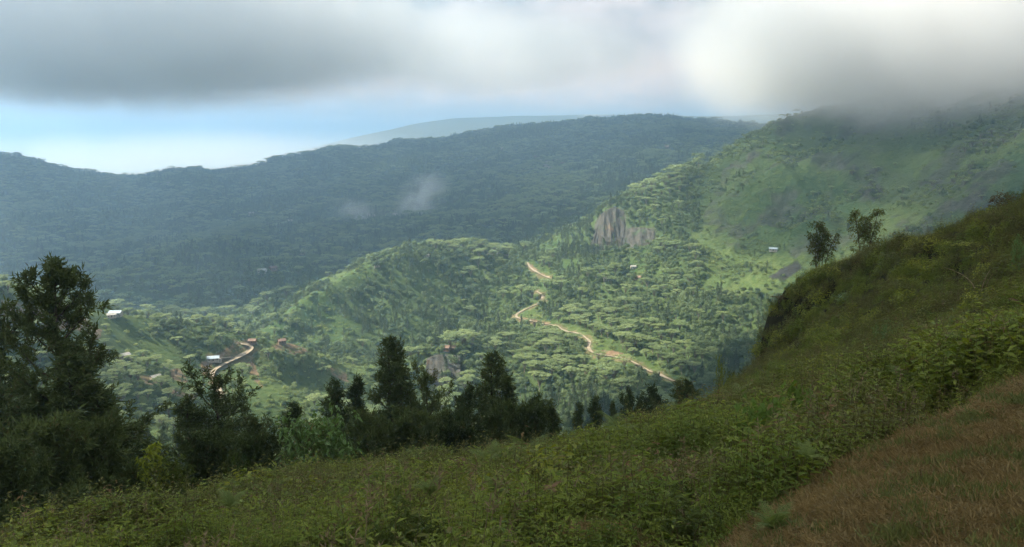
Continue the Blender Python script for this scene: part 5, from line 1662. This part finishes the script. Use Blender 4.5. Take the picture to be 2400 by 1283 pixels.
def cliff(bot, top, dep, label, amp, out_by=17):
    """Rock wall between a foot line and a top line (each (u, v, D)), running back into the hill at the top."""
    n, m = 70, 44
    def res(p):
        w = np.array([P(q[0], q[1], float(Dm(q[2])) - out_by) for q in p]); s = np.linspace(0, 1, len(w)); q = np.linspace(0, 1, n)
        return np.stack([np.interp(q, s, w[:, c]) for c in range(3)], -1)
    A_, B_ = res(bot), res(top)
    out = unit(np.array([-A_[:, 0].mean(), -A_[:, 1].mean(), 0]))
    rows = []
    for k in range(m):
        t_ = k / (m - 1)
        if t_ < .72:
            q = t_ / .72; r = A_ * (1 - q) + B_ * q - np.array([0, 0, 8]) * (1 - q) ** 3
            bul = math.sin(math.pi * min(1, q * 1.1)) * .5 + .5
        else:
            q = (t_ - .72) / .28; r = B_ - out * dep * q - np.array([0, 0, 1]) * 10 * q ** 2; bul = (1 - q) * .5
        a = np.arange(n) * np.linalg.norm(A_[-1] - A_[0]) / n
        dsp = amp * (0.6 * ridged(a / 16, r[:, 2] / 70, 3) + .7 * fbm(a / 7, r[:, 2] / 22, 4, 7)) * bul
        rows.append(r + out * dsp[:, None])
    v = np.array(rows).reshape(-1, 3)
    i, j = np.meshgrid(np.arange(m - 1), np.arange(n - 1), indexing='ij')
    f = np.stack([i * n + j, i * n + j + 1, (i + 1) * n + j + 1, (i + 1) * n + j], -1).reshape(-1, 4)
    ob('rock_cliff', mesh_from('rock_cliff', v, f, [M_ROCK], True), label=label, cat='cliff', group='rock faces')


cliff([(1383, 588, 1078), (1405, 588, 1075), (1432, 580, 1075), (1450, 566, 1085), (1466, 548, 1100)], [(1399, 530, 1118), (1406, 507, 1128), (1420, 491, 1140), (1440, 486, 1150), (1462, 496, 1155)], 35, 'tall grey rock face ending the wooded knoll on the left', 4.5)
cliff([(1448, 586, 1058), (1475, 580, 1055), (1505, 572, 1055), (1535, 562, 1065)], [(1458, 552, 1085), (1476, 536, 1100), (1505, 532, 1105), (1532, 540, 1100)], 25, 'lower rock face with an orange stain beside the tall rock face', 4)
cliff([(1020 - 25, 905, 596), (1020, 915, 590), (1050, 912, 590), (1080, 900, 600)], [(1000, 842, 640), (1020, 832, 652), (1050, 831, 655), (1078, 836, 655)], 12, 'dim rock face under the houses on the knoll', 3, 7)

# ================================================================== mist: cloud lying on the mountain, and shreds drifting over the far slope
def mist(name, c, r, rz, dens, label, hull=None, lo=None, nscale=.012, ry=0.0, hard=.35, thr=(.36, .62)):
    m, t = new_mat(name)
    tc = t.n('ShaderNodeTexCoord'); geo = t.n('ShaderNodeNewGeometry')
    pos = tc.outputs['Object']
    ln = t.n('ShaderNodeVectorMath', operation='LENGTH'); t.link(pos, ln.inputs[0])
    nz_ = t.noise(geo.outputs['Position'], nscale, 7, .62, .5)
    fall = t.m('SUBTRACT', 1.0, t.ss(t.m('ADD', ln.outputs['Value'], t.m('MULTIPLY', t.m('SUBTRACT', nz_, .5), 1.3)), hard, .95))
    fall = t.m('MULTIPLY', fall, t.ss(nz_, *thr))
    fall = t.m('MULTIPLY', fall, t.m('SUBTRACT', 1.0, t.ss(ln.outputs['Value'], .6, 1.0)))
    pv = t.n('ShaderNodeVolumePrincipled')
    pv.inputs['Color'].default_value = (.97, .98, 1.0, 1); pv.inputs['Anisotropy'].default_value = .3
    t.link(t.m('MULTIPLY', fall, dens), pv.inputs['Density'])
    o = t.n('ShaderNodeOutputMaterial'); t.link(pv.outputs[0], o.inputs['Volume'])
    n, k = 16, 10
    a = np.arange(n) * 2 * np.pi / n; e = np.linspace(-np.pi / 2, np.pi / 2, k)[1:-1]
    v = [[0, 0, -1]] + [[math.cos(x) * math.cos(y), math.sin(x) * math.cos(y), math.sin(y)] for y in e for x in a] + [[0, 0, 1]]
    f4 = [[1 + i * n + j, 1 + i * n + (j + 1) % n, 1 + (i + 1) * n + (j + 1) % n, 1 + (i + 1) * n + j] for i in range(len(e) - 1) for j in range(n)]
    f3 = [[0, 1 + (j + 1) % n, 1 + j] for j in range(n)] + [[len(v) - 1, 1 + (len(e) - 1) * n + j, 1 + (len(e) - 1) * n + (j + 1) % n] for j in range(n)]
    o_ = ob(name, mesh_from(name, np.array(v, float), [np.array(f3), np.array(f4)], [m]), loc=c, kind='stuff', label=label, cat='mist')
    o_.scale = r; o_.rotation_euler = (0, ry, rz)
    return o_


mist('drifting_mist', P(985, 462, 1650), (95, 60, 62), R(8), .022, 'thin shred of mist drifting over the far slope, right', nscale=.016, ry=R(-38), hard=.1)
mist('drifting_mist', P(855, 505, 1680), (110, 60, 45), R(-5), .013, 'thin shred of mist drifting over the far slope, left', nscale=.016, ry=R(18), hard=.1)
for (c_, r_, z_, d_), nm, lb in zip(LOWCLOUDS, ('mountain_cloud', 'hanging_cloud', 'hanging_cloud'),
                                    ('thick grey cloud lying over the top of the right mountain', 'grey cloud bank hanging over the left of the valley', 'pale bright cloud hanging over the middle of the valley')):
    mist(nm, c_, r_, z_, d_ * 1.45, lb, nscale=.008, hard=.42, thr=(.26, .52))
pm = P(520, 402, 4700)
mist('valley_mist', (pm[0], pm[1], pm[2]), (3000, 650, 290), R(4), 0.0022, 'bright white mist lying over the distant plain', nscale=.0012, hard=.2, thr=(.2, .5))
